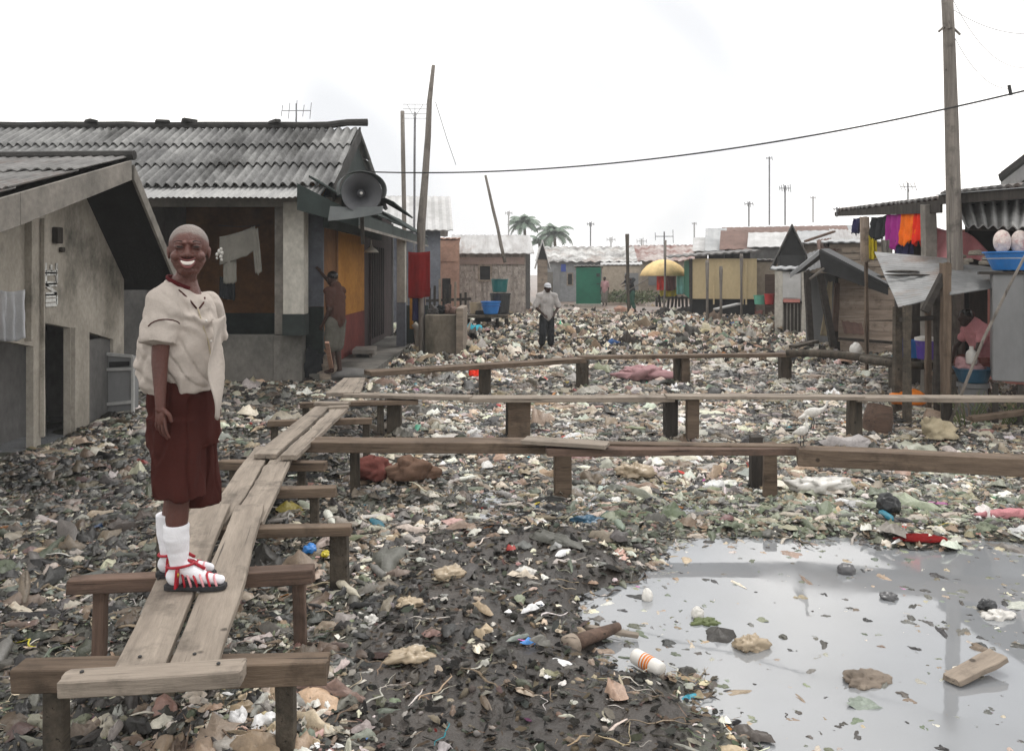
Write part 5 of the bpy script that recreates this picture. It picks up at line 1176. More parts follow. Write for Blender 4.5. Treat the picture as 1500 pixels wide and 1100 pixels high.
# awning sheets
aw = empty('tin_awning', at(1350, 400, 10), 'rusty-spotted grey tin awning sloping down toward the walkways', 'awning')
rf = MB(); rf.corr(at(1281,369,11.3), at(1316,450,9.2), at(1362,441,9.1), at(1394,381,10.6), .10, .004, 1, th=.012, sub=6, rag=.03, sag=.04); rf.build('tin_sheet', 'oldTinPale', aw)
rf = MB(); rf.corr(at(1396,385,10.3), at(1391,432,8.9), at(1458,424,9.0), at(1470,396,9.9), .10, .004, 1, th=.012, sub=6, rag=.03, sag=.04); rf.build('tin_sheet', 'oldTinPale', aw, label='right-hand sheet of the awning')
mb = MB()
for k_ in range(1): ellip(mb, at(1322,398,10.25), (.22,.05,.02)); ellip(mb, at(1330,403,10.1), (.30,.03,.015))
ru = mb.build('twig_heap', 'darkWood', label='dark twigs lying on the awning', cat='twigs')
for k_, (px, py, dd, s_) in enumerate(((1405,378,10.4,.07),(1418,384,10.2,.06),(1432,374,10.3,.09),(1448,382,10.1,.07),(1440,388,9.9,.06),(1412,388,10,.05))):
    lump('stone', at(px,py,dd), (s_*1.1,s_*.8,s_*.6), 'rock', ['round stone at the left of the wall-top rubble','flat stone second in the wall-top rubble','tallest stone in the wall-top rubble','stone beside the blue basin on the wall top','small stone below the tallest one','smallest stone near the awning joint'][k_], 'stone', amp=.4)
# grey stores under the awning, buckets
mb = MB(); mb.box((X(1384,11.9), 12.0, .7), (1.30, .1, 1.7)); mb.build('wall', 'darkWood', rh, label='dark boards under the awning')
def bucket(px, py, d, r, h, m, label, lid=None, cat='bucket', name='bucket', handle=True):
    c_ = at(px, py, d); b_ = empty(name, c_, label, cat, 'buckets and cans by the right-hand house')
    mb = MB(); mb.lathe([(r*.78,0),(r*.84,.01),(r*.97,h*.93),(r*1.05,h*.94),(r*1.05,h),(r*.98,h),(r*.8,h*.1),(r*.1,h*.08)], c_, 24, cap1=True); mb.build('bucket_body', m, b_, smooth=False)
    if lid: mb = MB(); mb.lathe([(r*1.08,h+.004),(r*1.08,h+.04),(r*.5,h+.06),(.02,h+.06)], c_, 24); mb.build('lid', lid, b_)
    if handle:
        mb = MB(); mb.path([c_+Vector((r*1.06*math.cos(t), -r*.35*math.sin(t)-.02, h*.9-r*.6*math.sin(t))) for t in np.linspace(0, math.pi, 9)], .005, 5); mb.build('handle', 'antennaMetal', b_)
bucket(1321, 524, 10.9, .085, .26, 'plNavy', 'tall blue can left of the purple bucket', handle=False, cat='can', name='can')
bucket(1339, 524, 11.0, .10, .24, 'plBlue', 'bright blue bucket just behind the purple one')
bucket(1356, 526, 10.7, .125, .24, 'plPurple', 'purple bucket with a white lid', 'plWhite')
lump('white_sack', at(1254,521,12.35), (.09,.08,.14), 'plWhite', 'white plastic jug-like sack standing on the round log', 'sack', amp=.2)
# basin on a stool with jug and clothes, person behind
def basin(name, c_, r, h, m, label, lip='plWhite', cat='basin'):
    b_ = empty(name, c_, label, cat)
    mb = MB(); mb.lathe([(r*.62,0),(r*.72,.01),(r*.97,h*.9),(r*1.04,h*.93),(r*1.04,h),(r*.97,h),(r*.66,.03),(r*.05,.03)], c_, 32); mb.build('basin_body', m, b_)
    if lip: mb = MB(); mb.lathe([(r*1.0,h*.62),(r*1.015,h*.66),(r*.985,h*.64)], c_, 32, cap0=False, cap1=False); mb.build('rim_line', lip, b_)
    return b_
cs = at(1425, 560, 9.4)
basin('wash_basin', cs, .205, .17, 'plDarkBlue', 'wide dark blue wash basin on a grey stand', None)
sx_ = empty('basin_stand', (cs.x, cs.y, 0), 'round grey stand under the dark blue wash basin', 'stand')
mb = MB(); mb.lathe([(.16,-.1),(.15,cs.z-.06),(.17,cs.z-.05),(.17,cs.z-.002)], (cs.x,cs.y,0), 20); mb.build('stand_body', 'metalGrey', sx_)
lump('wet_clothes', cs+Vector((-.05,0,.15)), (.17,.13,.09), 'blanketPink', 'pinkish wet clothes heaped in the wash basin', 'clothes', amp=.5, fr=8)
jg = empty('plastic_jug', cs+Vector((-.06,-.08,.24)), 'white plastic jug standing in the wash basin', 'jug')
mb = MB(); mb.lathe([(.05,0),(.058,.02),(.06,.11),(.05,.14),(.022,.165),(.022,.20)], cs+Vector((-.06,-.08,.22)), 18); mb.build('jug_body', 'plWhite', jg, smooth=True)
# grey cabinet with the blue basin and white bags
gc = empty('metal_cabinet', (X(1478,8.8), 8.8, 0), 'tall grey metal cabinet at the right edge, holding up the blue basin', 'cabinet'); face(gc, .9)
a_, b_ = X(1457,8.8), X(1497,8.8)
mb = MB(); mb.box(((a_+b_)/2, 9.1, Z(480,8.8)), (b_-a_, .6, Z(402,8.8)-Z(560,8.8))); mb.build('cabinet_body', 'metalGrey', gc, bevel=.01)
mb = MB(); mb.box((b_+.32, 9.2, Z(470,8.8)), (.6, .5, 1.3)); mb.build('side_panel', 'wallGrey', gc, bevel=.01)
mb = MB(); mb.box(((a_+b_)/2+.05, 9.1, Z(400,8.8)), (b_-a_+.35, .66, .03)); mb.build('top_board', 'darkWood', gc)
for sx2 in (a_+.03, b_-.03): mb = MB(); mb.box((sx2, 8.86, .15), (.06,.06,.6)); mb.build('leg', 'darkWood', gc)
bc = at(1490, 397, 8.95); basin('blue_basin', bc, .325, .21, 'plBlue', 'large bright blue basin on top of the grey cabinet', 'plTeal' if False else 'plWhite')
for k_, (px, py, r0, lb) in enumerate(((1468,352,.095,'left white pink-veined bag standing in the blue basin'),(1494,353,.098,'right white pink-veined bag standing in the blue basin'))):
    mb = MB(); c_ = at(px, py+2, 8.95); ellip(mb, c_, (r0*.95, r0*.8, r0*1.35), n=40, k=26); mb.v = [tuple(Vector(v)+Vector(v).normalized()*.016*noise.noise(Vector(v)*18)-Vector(v).normalized()*.016*abs(noise.noise(Vector(v)*40))) for v in mb.v]
    mb.build('tied_bag', 'bagWhite', smooth=True, label=lb, cat='bag', group='white bags in the blue basin')
# corrugated roof and pink cloth at the right
hr = empty('corrugated_hut', (7.6, 12, 0), 'right-edge hut with a grey corrugated roof behind the utility pole', 'hut')
rf = MB(); rf.corr(at(1396,292,12.2), at(1600,282,12.2), at(1570,340,10.3), at(1412,334,10.3), .19, .022, 1, th=.012, sub=8); rf.build('roof', 'asbestosPale', hr)
mb = MB(); mb.prism([at(1418,300,11.7), at(1620,296,11.7), at(1620,420,11.7), at(1418,420,11.7)], (0,.08,0)); mb.build('wall', 'dark', hr)
mb = MB(); mb.bar(at(1418,334,10.5), at(1600,338,10.5), .08, .06); mb.build('eave_beam', 'darkWood', hr)
pp = MB(); pp.sheet(lambda u, v: at(1368+78*u, 332+34*u*u+ (383-332-34*u*u)*v + 4*math.sin(7*u), 10.95+.12*math.sin(9*u+2*v)), 26, 10, .012); pp.build('draped_cloth', 'clothPink', smooth=True, label='pink cloth draped like a tent right of the square post', cat='cloth')
# second storey gable at the far right
uh = empty('upper_storey_house', (9.5, 14, 0), 'grey gabled upper storey cut off by the right picture edge', 'house')
d = 14; mb = MB(); mb.prism([at(1466,252,d), at(1500,226,d), at(1640,130,d), at(1640,290,d), at(1466,290,d)], (2.9,4,0)); mb.build('wall', 'asbestosPale', uh)
mb = MB(); mb.prism([at(1462,256,d-.3), at(1640,118,d-.3), at(1640,128,d-.3), at(1464,264,d-.3)], (3.2,4.5,0)); mb.build('roof', 'ridgeDark', uh)
mb = MB(); mb.prism([at(1476,286,d-.02), at(1500,264,d-.02), at(1560,240,d-.02), at(1560,292,d-.02), at(1476,292,d-.02)], (0,.015,0)); mb.build('dark_opening', 'dark', uh)
# clothes under the roof
CL = [(1250,1262,'clothNavy',318,.25,'narrow navy cloth at the far left end of the clothes line'),(1276,1300,'clothDark',316,.34,'dark teal clothes left of the purple ones'),(1300,1322,'clothPurple',312,.52,'purple and magenta dress on the line'),(1322,1342,'clothOrange',308,.44,'bright orange cloth between purple and red'),(1340,1359,'clothBrightRed',306,.46,'bright red cloth beside the square post')]
for k_, (a_, b_, m_, py, dr_, lb) in enumerate(CL):
    da, db = 5.62*F/(a_-750), 5.62*F/(b_-750)
    cloth(at(a_,py+2,da), at(b_,py-1,db), (dr_*1.02,dr_*.95), 2.5, .035, 'hanging_garment', m_, nrm=(-1,-.2,0), seed=30+k_, ragged=.25, label=lb, cat='garment', group='clothes hung under the long dark roof', slant=-.03)
cloth(at(1312,352,11.9), at(1338,352,11.7), (.22,.2), 2, .03, 'hanging_garment', 'clothNavy', seed=44, label='dark blue cloth below the orange one', cat='garment', group='clothes hung under the long dark roof')
cloth(at(1272,345,12.7), at(1284,350,12.7), (.36,.3), 2, .03, 'hanging_garment', 'clothYellow', seed=45, label='yellow-green rag hanging on the pale post', cat='garment', group='clothes hung under the long dark roof')
cloth(at(1290,350,12.2), at(1306,350,12.1), (.26,.24), 2, .03, 'hanging_garment', 'clothGrey', seed=46, label='grey cloth below the dark teal clothes', cat='garment', group='clothes hung under the long dark roof')
# slanting pole, rope
pole([at(1386,625,8.15)+Vector((0,0,-.05)), at(1440,498,8.1), at(1478,420,8.05), at(1503,372,8.0)], [.015,.015,.014,.012], 'poleWood', 'slanting thin pole from the middle crossing up to the blue basin', 'slanting_pole', 'pole', None)
# rusty pail + bush of sticks under the crossing at the right
pl = empty('rusty_pail', gp(1282,632), 'rusty brown pail leaning beside the post of the middle crossing', 'pail')
mb = MB(); c_ = gp(1283,632); c_.z = -.02; mb.lathe([(.15,0),(.145,.18),(.12,.30),(.115,.30),(.1,.02)], c_, 20, Matrix.Rotation(.15,3,'Y')); mb.build('pail_body', 'redwood', pl)
for k_ in range(5):
    cx_, cy_ = X(1415+k_*22, 8.9), 8.9+.2*(k_ % 2); mb = MB()
    for i in range(16):
        a_ = random.uniform(-1,1); b_ = random.uniform(-1,1); p0_ = Vector((cx_+a_*.12, cy_+b_*.1, 0)); mb.path([p0_, p0_+Vector((a_*.1,b_*.1,.16)), p0_+Vector((a_*.24,b_*.2,.30+random.uniform(-.08,.06)))], [.008,.006,.003], 4)
    mb.build('dry_weed', 'plankWall' if k_ % 2 else 'weed', label=['dry weed tuft below the wash basin','green weed tuft right of the slanting pole','dry weed tuft below the grey cabinet','green weed tuft at the cabinet\'s right leg','last dry weed tuft at the picture edge'][k_], cat='weed', group='weeds behind the middle crossing')

# water tubs on the table
tb = empty('water_table', (X(715,20.8), 20.8, 0), 'low green-grey table carrying the blue and teal tubs', 'table')
mb = MB(); mb.box((X(712,20.8), 21.0, Z(463,20.8)), (X(745,20.8)-X(682,20.8), .9, .07)); mb.build('table_top', 'post', tb, bevel=.01)
for px in (686, 728, 742, 700): board('leg', at(px,498,20.7)+Vector((0,.1*(px % 3),-.2)), at(px,465,20.7)+Vector((0,.1*(px % 3),-.04)), .09, .08, 'darkWood', tb, seg=4)
mb = MB(); mb.box((X(708,20.9), 21.0, .55), (.4, .5, .28)); mb.build('dark_bin', 'dark', label='dark bin under the water table', cat='bin', bevel=.02)
basin('blue_tub', at(719,460,20.8), .25, .32, 'plBlue', 'bright blue tub on the low water table', 'plNavy')
bucket(733, 459, 21.3, .27, .52, 'plDark', 'big dark green barrel behind the blue tub', handle=False, cat='barrel', name='barrel')
bucket(732, 428, 21.3, .22, .34, 'plTeal', 'teal bucket stacked on the dark green barrel', handle=False)
bucket(697, 460, 21.2, .17, .30, 'plTan', 'dull beige bucket at the left of the water table', handle=False)
# planks & things before the yellow house
board('pale_board', at(1048,452,26), at(1082,444,26.5), .22, .05, 'asbestosPale', label='pale board propped below the yellow house', cat='board')
bucket(1113, 446, 27, .20, .30, 'plGreen', 'mint green tub before the tan lean-to', handle=False)
bucket(1127, 446, 26, .16, .34, 'plRed', 'red bucket beside the mint green tub', handle=False)
for k_, (px, py, s_, m_) in enumerate(((1043,455,.5,'rustRoof'),(1005,457,.5,'darkWood'),(1075,458,.4,'redwood'),(1105,462,.6,'pinkWall'),(975,462,.55,'darkWood'),(915,458,.5,'orangeBrick'))):
    lump('rubble_heap', gp(px,py+4), (s_,s_*.7,s_*.45), m_, ['rust-brown heap under the yellow house','dark heap beside the stall','brown heap below the pale board','reddish earth heap before the tan lean-to','dark heap at the umbrella pole','orange-brown earth heap left of the distant hoeing figure'][k_], 'heap', amp=.5, fr=8)

# ================================================================ utility pole, cables, masts
PD = 10.0
upole_ = empty('utility_pole', (X(1402,PD), PD, 0), 'tall grey wooden utility pole on the right', 'utility pole')
mb = MB(); ptop = at(1386,-30,PD); pb_ = at(1403,565,PD); pb_.z = -.2
mb.path([pb_, at(1399,380,PD), at(1394,180,PD), at(1390,50,PD), ptop], [.10,.09,.078,.068,.065], 14); mb.build('shaft', 'poleWood', upole_, smooth=True)
mb = MB()
for dx, dz in ((-.14,-.12),(.12,-.16)): q = at(1389,34,PD); mb.path([q, q+Vector((dx,-.05,dz))], .014, 6)
mb.path([at(1386,5,PD-.07), at(1389,30,PD-.07), at(1392,42,PD-.07)], .03, 7); mb.build('wire_bundle', "poleWood", upole_)
def cable(pts_, r, m, label, group='cables across the sky'):
    mb = MB(); mb.path(pts_, r, 6); return mb.build('cable', m, smooth=True, label=label, cat='cable', group=group)
def cat_(px0, py0, d0, px1, py1, d1, sag, n=24):
    a_, b_ = at(px0,py0,d0), at(px1,py1,d1); return [a_.lerp(b_, i/n)-Vector((0,0,sag*4*(i/n)*(1-i/n))) for i in range(n+1)]
cable(cat_(540,252,12.5, 1640,98,9.0, .36, 40), [.010]*41 if False else .011, 'wire', 'thick black cable sagging across the whole sky')
cable(cat_(1390,10,PD, 1520,50,9, .10), .004, 'wireGrey', 'thin grey wire running right from the pole top', 'thin wires at the pole')
cable(cat_(1391,40,PD, 1480,130,9.4, .20), .004, 'wireGrey', 'thin grey wire dropping from the pole to the black cable', 'thin wires at the pole')
cable(cat_(1396,0,PD, 1520,95,9.2, .30), .0035, 'wireGrey', 'second faint wire looping right of the pole', 'thin wires at the pole')
cable([at(638,150,15.9), at(655,205,15.9), at(668,242,15.9)], .006, 'wire', 'short wire hanging from the crooked trunk', 'thin wires at the crooked trunk')
cable(cat_(320,330,11.9,381,330,11.9,.02), .005, 'wire', 'clothes line in the veranda opening', None)
mb = MB(); mb.path([at(1478,125,9.35), at(1481,140,9.35)], .018, 6); mb.build('cable_clip', 'wire', label='clip on the black cable near the right edge', cat='clip')
aerial(1127, 330, 230, 40, 8, 'tall thin mast on the skyline, right of the yellow house', 3)
aerial(1150, 330, 272, 34, 16, 'dense latticed mast above the dark gable', 6, base=1)
aerial(1097, 332, 296, 34, 12, 'short aerial above the rusty roof', 4)
aerial(1191, 326, 288, 40, 7, 'thin faint mast right of the latticed one', 2, m='wireGrey')
aerial(1330, 300, 268, 14, 22, 'spiky aerial on the long dark roof', 5)
aerial(1226, 318, 304, 14, 10, 'tiny aerial at the left end of the long dark roof', 3)
aerial(865, 365, 326, 50, 10, 'mast left of the umbrella, above the patched white roof', 4)
aerial(1017, 370, 326, 42, 6, 'faint thin mast beside the small white-fronted hut', 2, m='wireGrey')
aerial(973, 380, 340, 40, 26, 'crossed wooden aerial over the umbrella', 3)
aerial(745, 345, 310, 40, 10, 'small aerial left of the palms', 4, m='wireGrey')
aerial(895, 372, 348, 52, 12, 'little aerial on the patched white roof', 4, m='wireGrey')
aerial(940, 372, 350, 54, 14, 'little aerial on the chequered roof', 4, m='wireGrey')
pole(up(922,468,918,343,28,-.1), [.055]*5+[.07], 'post', 'dark wooden pole by the distant hoeing figure')
pole(up(973,460,975,352,30,-.1), .04, 'poleWood', 'slim grey pole standing in front of the umbrella')

# palms
def palm(px, pyt, d, R_, label, n=26):
    c_ = at(px, pyt, d); r = empty('palm_tree', (c_.x, c_.y, 0), label, 'palm tree', 'palms behind the houses')
    mb = MB(); mb.path([(c_.x+.4,c_.y,-.1), (c_.x+.2,c_.y,c_.z*.5), tuple(c_)], [.22,.16,.13], 8); mb.build('trunk', 'barkPalm', r)
    mb = MB()
    for k in range(n):
        az = 6.283*k/n+random.uniform(-.2,.2); el = random.uniform(.15, 1.45); L_ = R_*random.uniform(.75,1.1)
        pts = []; p_ = Vector(c_); e_ = el
        for i in range(9):
            pts.append(p_.copy()); p_ = p_+Vector((math.cos(az)*math.cos(e_), math.sin(az)*math.cos(e_), math.sin(e_)))*L_/8; e_ -= .24
        mb.path(pts, [.04]*5+[.02]*4, 4)
        for i in range(1, 9):
            d_ = (pts[i]-pts[i-1]).normalized(); s_ = d_.cross(Vector((0,0,1))).normalized()
            for sg in (-1, 1):
                for j in range(2):
                    q = pts[i-1].lerp(pts[i], j/2+.2); ll = R_*.30*math.sin(math.pi*(i/9)**.7)+.15
                    e2_ = q+(s_*sg*.8+d_*.5-Vector((0,0,.5))).normalized()*ll; mb.add([q-d_*.10, q+d_*.10, e2_], [(0,1,2)])
    mb.build('crown', 'leafHazed', r); return r
palm(768, 330, 80, 2.2, 'left palm showing above the grey plank house'); palm(812, 344, 80, 2.3, 'right palm showing over the far roofs')
palm(790, 356, 84, 1.6, 'small palm half hidden between the other two', 18)

# loose sheets and timbers over the right-hand roofs
for (q, m_, lb) in (
    (((1196,352,21),(1232,347,21.5),(1240,366,20.4),(1198,372,20.2)),'rustRoof','rusty bent sheet behind the tarp shed apex'),
    (((1214,336,22),(1264,338,22),(1266,352,21),(1218,355,21)),'tinStreak','pale sheet lapped over the plank house roof'),
    (((1240,330,23),(1292,333,23),(1290,343,22),(1244,342,22)),'tin','grey sheet on top of the pale one behind the clothes post'),
    (((1182,372,19),(1200,366,19),(1204,392,18.6),(1186,398,18.6)),'metalGrey','grey sheet leaning left of the tarp shed'),
    (((1232,470,15.6),(1262,474,15.5),(1266,492,15.2),(1236,490,15.2)),'rustRoof','small rusty sheet dropped before the plank wall')):
    mb = MB(); mb.corr(*[at(*p_) for p_ in q], .12, .012, 1, th=.008, sub=5, rag=.05); mb.build('loose_sheet', m_, label=lb, cat='tin sheet')
for (a_, b_, w_2, m_, lb) in (
    ((1228,494,15),(1308,500,14.6),.10,'darkWood','dark timber lying at the foot of the plank wall'),
    ((1296,508,13.6),(1352,500,13.4),.08,'palePlank','pale plank propped behind the blue can'),
    ((1180,352,20),(1222,338,20.2),.10,'redwood','brown timber crossing the roofs left of the plank house'),
    ((1366,545,9.6),(1408,540,9.6),.08,'beam','short cross timber by the tall brown post'),
    ((1318,466,9.5),(1372,462,9.6),.06,'darkWood','dark rail under the front of the awning'),
    ((1420,610,8.6),(1500,600,8.6),.10,'beam','low timber lying below the grey cabinet'),
    ((1160,506,14),(1196,498,14.5),.12,'post','dark timber stuck in the litter before the tarp shed'),
    ((690,470,20),(672,520,19),.05,'plankWall','thin stake leaning at the left leg of the water table'),
    ((640,455,16.9),(668,449,16.9),.05,'rustRoof','rusty bar across the top of the block enclosure')):
    board('timber', at(*a_), at(*b_), w_2, .05, m_, label=lb, cat='timber', rough=.012)
# ================================================================ PEOPLE
def V3(*a): return Vector(a)
# ---------------------------------------------------------------- the boy
BD = 3.2; S = F/BD
def B(px, py, y=None): y = y or BD; return Vector(((px-750)/F*y, y, H-(py-HY)/F*y))
boy = empty('person', (-1.28, 3.2, .44), 'smiling child in a cream school shirt, long brown shorts and white socks on the walkway', 'person')
# head frame
hc = B(276.5, 369, 3.17)
f_ = Vector((-hc.x*1.0, -hc.y, 0)).normalized(); f_ = Matrix.Rotation(R(-3), 3, 'Z') @ f_
u_ = Vector((0,0,1)).cross(f_).normalized()      # image right
u_ = u_ if u_.x > 0 else -u_
w_ = Vector((0,0,1)); HM = Matrix((u_, f_, w_)).transposed(); HM = HM @ Matrix.Rotation(R(-4), 3, 'X')
def hd(u, f, w): return hc + HM @ Vector((u, f, w))
mb = MB()
ellip(mb, hd(0,-.012,.028), (.0735,.092,.078), HM, 28, 18)          # cranium
ellip(mb, hd(0,.030,-.022), (.0605,.060,.068), HM, 24, 14)          # face
ellip(mb, hd(0,.040,-.066), (.043,.041,.030), HM, 20, 12)          # chin
for s in (-1, 1): ellip(mb, hd(s*.028,.066,.022), (.022,.015,.014), HM, 14, 8)   # closed eye mound
for s in (-1, 1):
    ellip(mb, hd(s*.038,.062,-.014), (.025,.024,.021), HM, 16, 10)     # cheek
    cap_seg(mb, hd(s*.012,.082,.037), hd(s*.042,.068,.035), .008, .006)    # brow
    ellip(mb, hd(s*.0135,.092,-.010), (.0115,.010,.0090), HM, 14, 8)      # nostril wing
    ellip(mb, hd(s*.0715,-.012,-.006), (.007,.014,.024), HM, 14, 8)     # ear
    ellip(mb, hd(s*.0765,-.016,.002), (.0045,.013,.016), HM, 14, 8)
    cap_seg(mb, hd(s*.026,.048,-.054), hd(s*.047,.018,-.030), .021, .017)
cap_seg(mb, hd(0,.080,.020), hd(0,.0965,-.006), .0095, .0135)
# neck, trunk
nb = B(269, 418, 3.21)
cap_seg(mb, hd(0,-.016,-.05), nb+V3(0,0,-.01), .036, .043)
shR, shL = B(240, 440, 3.09), B(302, 446, 3.32); hipc = B(266, 560, 3.2)
cap_seg(mb, nb, (shR+shL)/2+V3(0,0,-.05), .055, .085); cap_seg(mb, shR, shL, .042, .042)
cap_seg(mb, (shR+shL)/2+V3(0,0,-.05), hipc, .085, .07)
# arms
elR, wrR = B(234, 530, 3.06), B(235, 592, 3.03)
cap_seg(mb, shR, elR, .040, .030); cap_seg(mb, elR, wrR, .030, .0185)
elL, wrL = B(313, 530, 3.42), B(312, 588, 3.36)
cap_seg(mb, shL, elL, .038, .029); cap_seg(mb, elL, wrL, .029, .0185)
def hand(mb, wr, d, side, palm_n, curl=.5, s=1.0):
    """wr wrist, d pointing down the hand, side towards the thumb"""
    d = d.normalized(); side = side.normalized(); n = palm_n.normalized()
    pc = wr+d*.045*s
    M_ = Matrix((side, n, d)).transposed()
    ellip(mb, pc, (.029*s,.013*s,.040*s), M_, 18, 12)
    cap_seg(mb, wr-d*.01, wr+d*.02*s, .018*s, .020*s)
    for i, (o, l1) in enumerate(((.0255,.031),(.0085,.036),(-.0088,.033),(-.0255,.026))):
        p0 = wr+d*.072*s+side*o*s; dd = (d+side*o*5.0).normalized(); p = p0-d*.012*s
        for k in range(3):
            q = p+dd*l1*s*(1.0, .72, .55)[k]*(1.15 if k == 0 else 1); cap_seg(mb, p, q, .0066*s-.0004*k, .0062*s-.0004*k, 10); p = q
            dd = (Matrix.Rotation(curl*(.55+.22*i), 3, side) @ dd)
            if (Matrix.Rotation(curl, 3, side) @ d).dot(n) < 0: pass
    t0 = wr+d*.022*s+side*.022*s; t1 = t0+(d*.6+side*.75+n*.2).normalized()*.032*s; t2 = t1+(d*.95+side*.1+n*.25).normalized()*.026*s
    cap_seg(mb, t0, t1, .010*s, .0088*s, 10); cap_seg(mb, t1, t2, .0088*s, .0074*s, 10)
fw = Vector((.85, -.50, 0)).normalized(); rt = Vector((0,0,1)).cross(fw)*-1     # facing; to the child's right (camera side)
hand(mb, wrR, V3(.02,-.01,-1), fw*1.0, -rt, .42, .92)
hand(mb, wrL, V3(.02,0,-1), fw*1.0, rt, .42, .92)
# legs
hipR, hipL = B(264, 590, 3.16), B(270, 590, 3.25)
knR, anR = B(262, 705, 3.12), B(262, 828, 3.14); knL, anL = B(262, 700, 3.27), B(249, 818, 3.27)
for h_, k_, a_ in ((hipR, knR, anR), (hipL, knL, anL)):
    cap_seg(mb, h_, k_, .060, .045); cap_seg(mb, k_, k_.lerp(a_, .45)+V3(-.008,0,0), .043, .042); cap_seg(mb, k_.lerp(a_, .45)+V3(-.008,0,0), a_, .041, .026)
    ellip(mb, k_+V3(.008,0,0), (.040,.040,.048)); 
for a_ in (anR, anL):
    fd = V3(1,-.03,0).normalized(); cap_seg(mb, a_, V3(a_.x+.09, a_.y, .482), .025, .016); cap_seg(mb, V3(a_.x+.08,a_.y,.481), V3(a_.x+.150,a_.y,.475), .016, .011); ellip(mb, V3(a_.x-.012,a_.y,.487), (.028,.024,.030))
body = remesh(mb, 'body', 'skinBoy', boy, .0031, 3, lambda p, n: .0006*noise.noise(p*60))
HI = HM.inverted(); me_ = body.data; n_ = len(me_.vertices); cb_ = np.ones((n_, 4), dtype=np.float32); o0_ = root_loc(boy)
for i_, v_ in enumerate(me_.vertices):
    w3 = Vector(v_.co)+o0_; sk = Vector((.104,.036,.026))*(1+.22*noise.noise(w3*16))
    if w3.z > 1.6:
        q = HI @ (w3-hc); az_ = abs(q.x)/.073; line = .068-.040*az_**2.2-(.075 if q.y < -.01 else 0)*min(1, (-.01-q.y)/.03)+.004*noise.noise(w3*70)
        t_ = max(0, min(1, (q.z-line)/.014)); t_ = t_*t_*(3-2*t_)
        if az_ > .93 and q.z < .02: t_ = 0
        sk = sk.lerp(Vector((.165,.132,.115))*(1+.12*noise.noise(w3*240)), t_)  # cropped hair, its tint lightened to paint in gloss from the sky
    cb_[i_, :3] = sk
for p_ in ((.0,.0),): pass
at__ = me_.color_attributes.new('tint', 'FLOAT_COLOR', 'POINT'); at__.data.foreach_set('color', cb_.ravel())
# mouth, teeth, eyes
def arc_tube(w0, sagw, half, f0, r, m, name, n=14, back=.020, close=False):
    mb = MB(); pts = []
    for i in range(n+1):
        t = -1+2*i/n; pts.append(hd(t*half, f0-back*t*t, w0+sagw*(t*t)))
    mb.path(pts, [max(.0012, r*(1-.55*abs(-1+2*i/n)**3)) for i in range(n+1)], 8); return mb.build(name, m, boy, smooth=True)
def mP(u, v):   # open mouth patch
    t = -1+2*u; top = -.0305+.011*t*t; bot = -.0530+.0190*t*t; return hd(t*.0262, .0935-.016*t*t-.004*math.sin(math.pi*v), top+(bot-top)*v)
mb = MB(); mb.sheet(mP, 14, 5, .006); mb.build('mouth', 'mouthDark', boy, smooth=True)
def tP(u, v):
    t = -1+2*u; top = -.0325+.0055*t*t; bot = -.0455+.0060*t*t; return hd(t*.0215, .0965-.0125*t*t, top+(bot-top)*v)
mb = MB(); mb.sheet(tP, 24, 3, .004); te = mb.build('teeth', 'teeth', boy, smooth=True)
arc_tube(-.0285, .0100, .0288, .0975, .0042, 'lip', 'lip', back=.017); arc_tube(-.0540, .0255, .0278, .0960, .0062, 'lip', 'lip', back=.017)
for s in (-1, 1):
    ellip(MBe := MB(), hd(s*.0290,.0775,.0225), (.0135,.007,.0042), HM, 18, 10); e_ = MBe.build('eye', 'eyeWhite', boy, smooth=True)
    mb = MB(); ellip(mb, hd(s*.0290+.001,.0815,.0222), (.0112,.0060,.0058), HM, 16, 10); mb.build('iris', 'eyeDark', e_, smooth=True)
    mb = MB(); mb.path([hd(s*(.0290+.017*t), .0835-.007*abs(t)**2, .0272-.006*t*t) for t in np.linspace(-1,1,9)], [.0016,.003,.0036,.004,.004,.004,.0036,.003,.0016], 6); mb.build('eyelid', 'skin', boy, smooth=True)
    mb = MB(); mb.path([hd(s*(.0290+.017*t), .0830-.007*abs(t)**2, .0178+.003*t*t) for t in np.linspace(-1,1,9)], [.0015,.0028,.0034,.0036,.0036,.0036,.0034,.0028,.0015], 6); mb.build('eyelid', 'skin', boy, smooth=True)
    mb = MB(); mb.path([hd(s*(.0300+.020*t), .0885-.011*abs(t)**2-.002, .0445-.006*t*t) for t in np.linspace(-1,1,9)], [.001,.0016,.002,.0022,.0022,.002,.0018,.0014,.001], 6); mb.build('eyebrow', 'browHair', boy, smooth=True)
    mb = MB(); ellip(mb, hd(s*.0075,.1035,-.0165), (.0038,.003,.0024), HM, 10, 6); mb.build('nostril', 'mouthDark', boy, smooth=True)
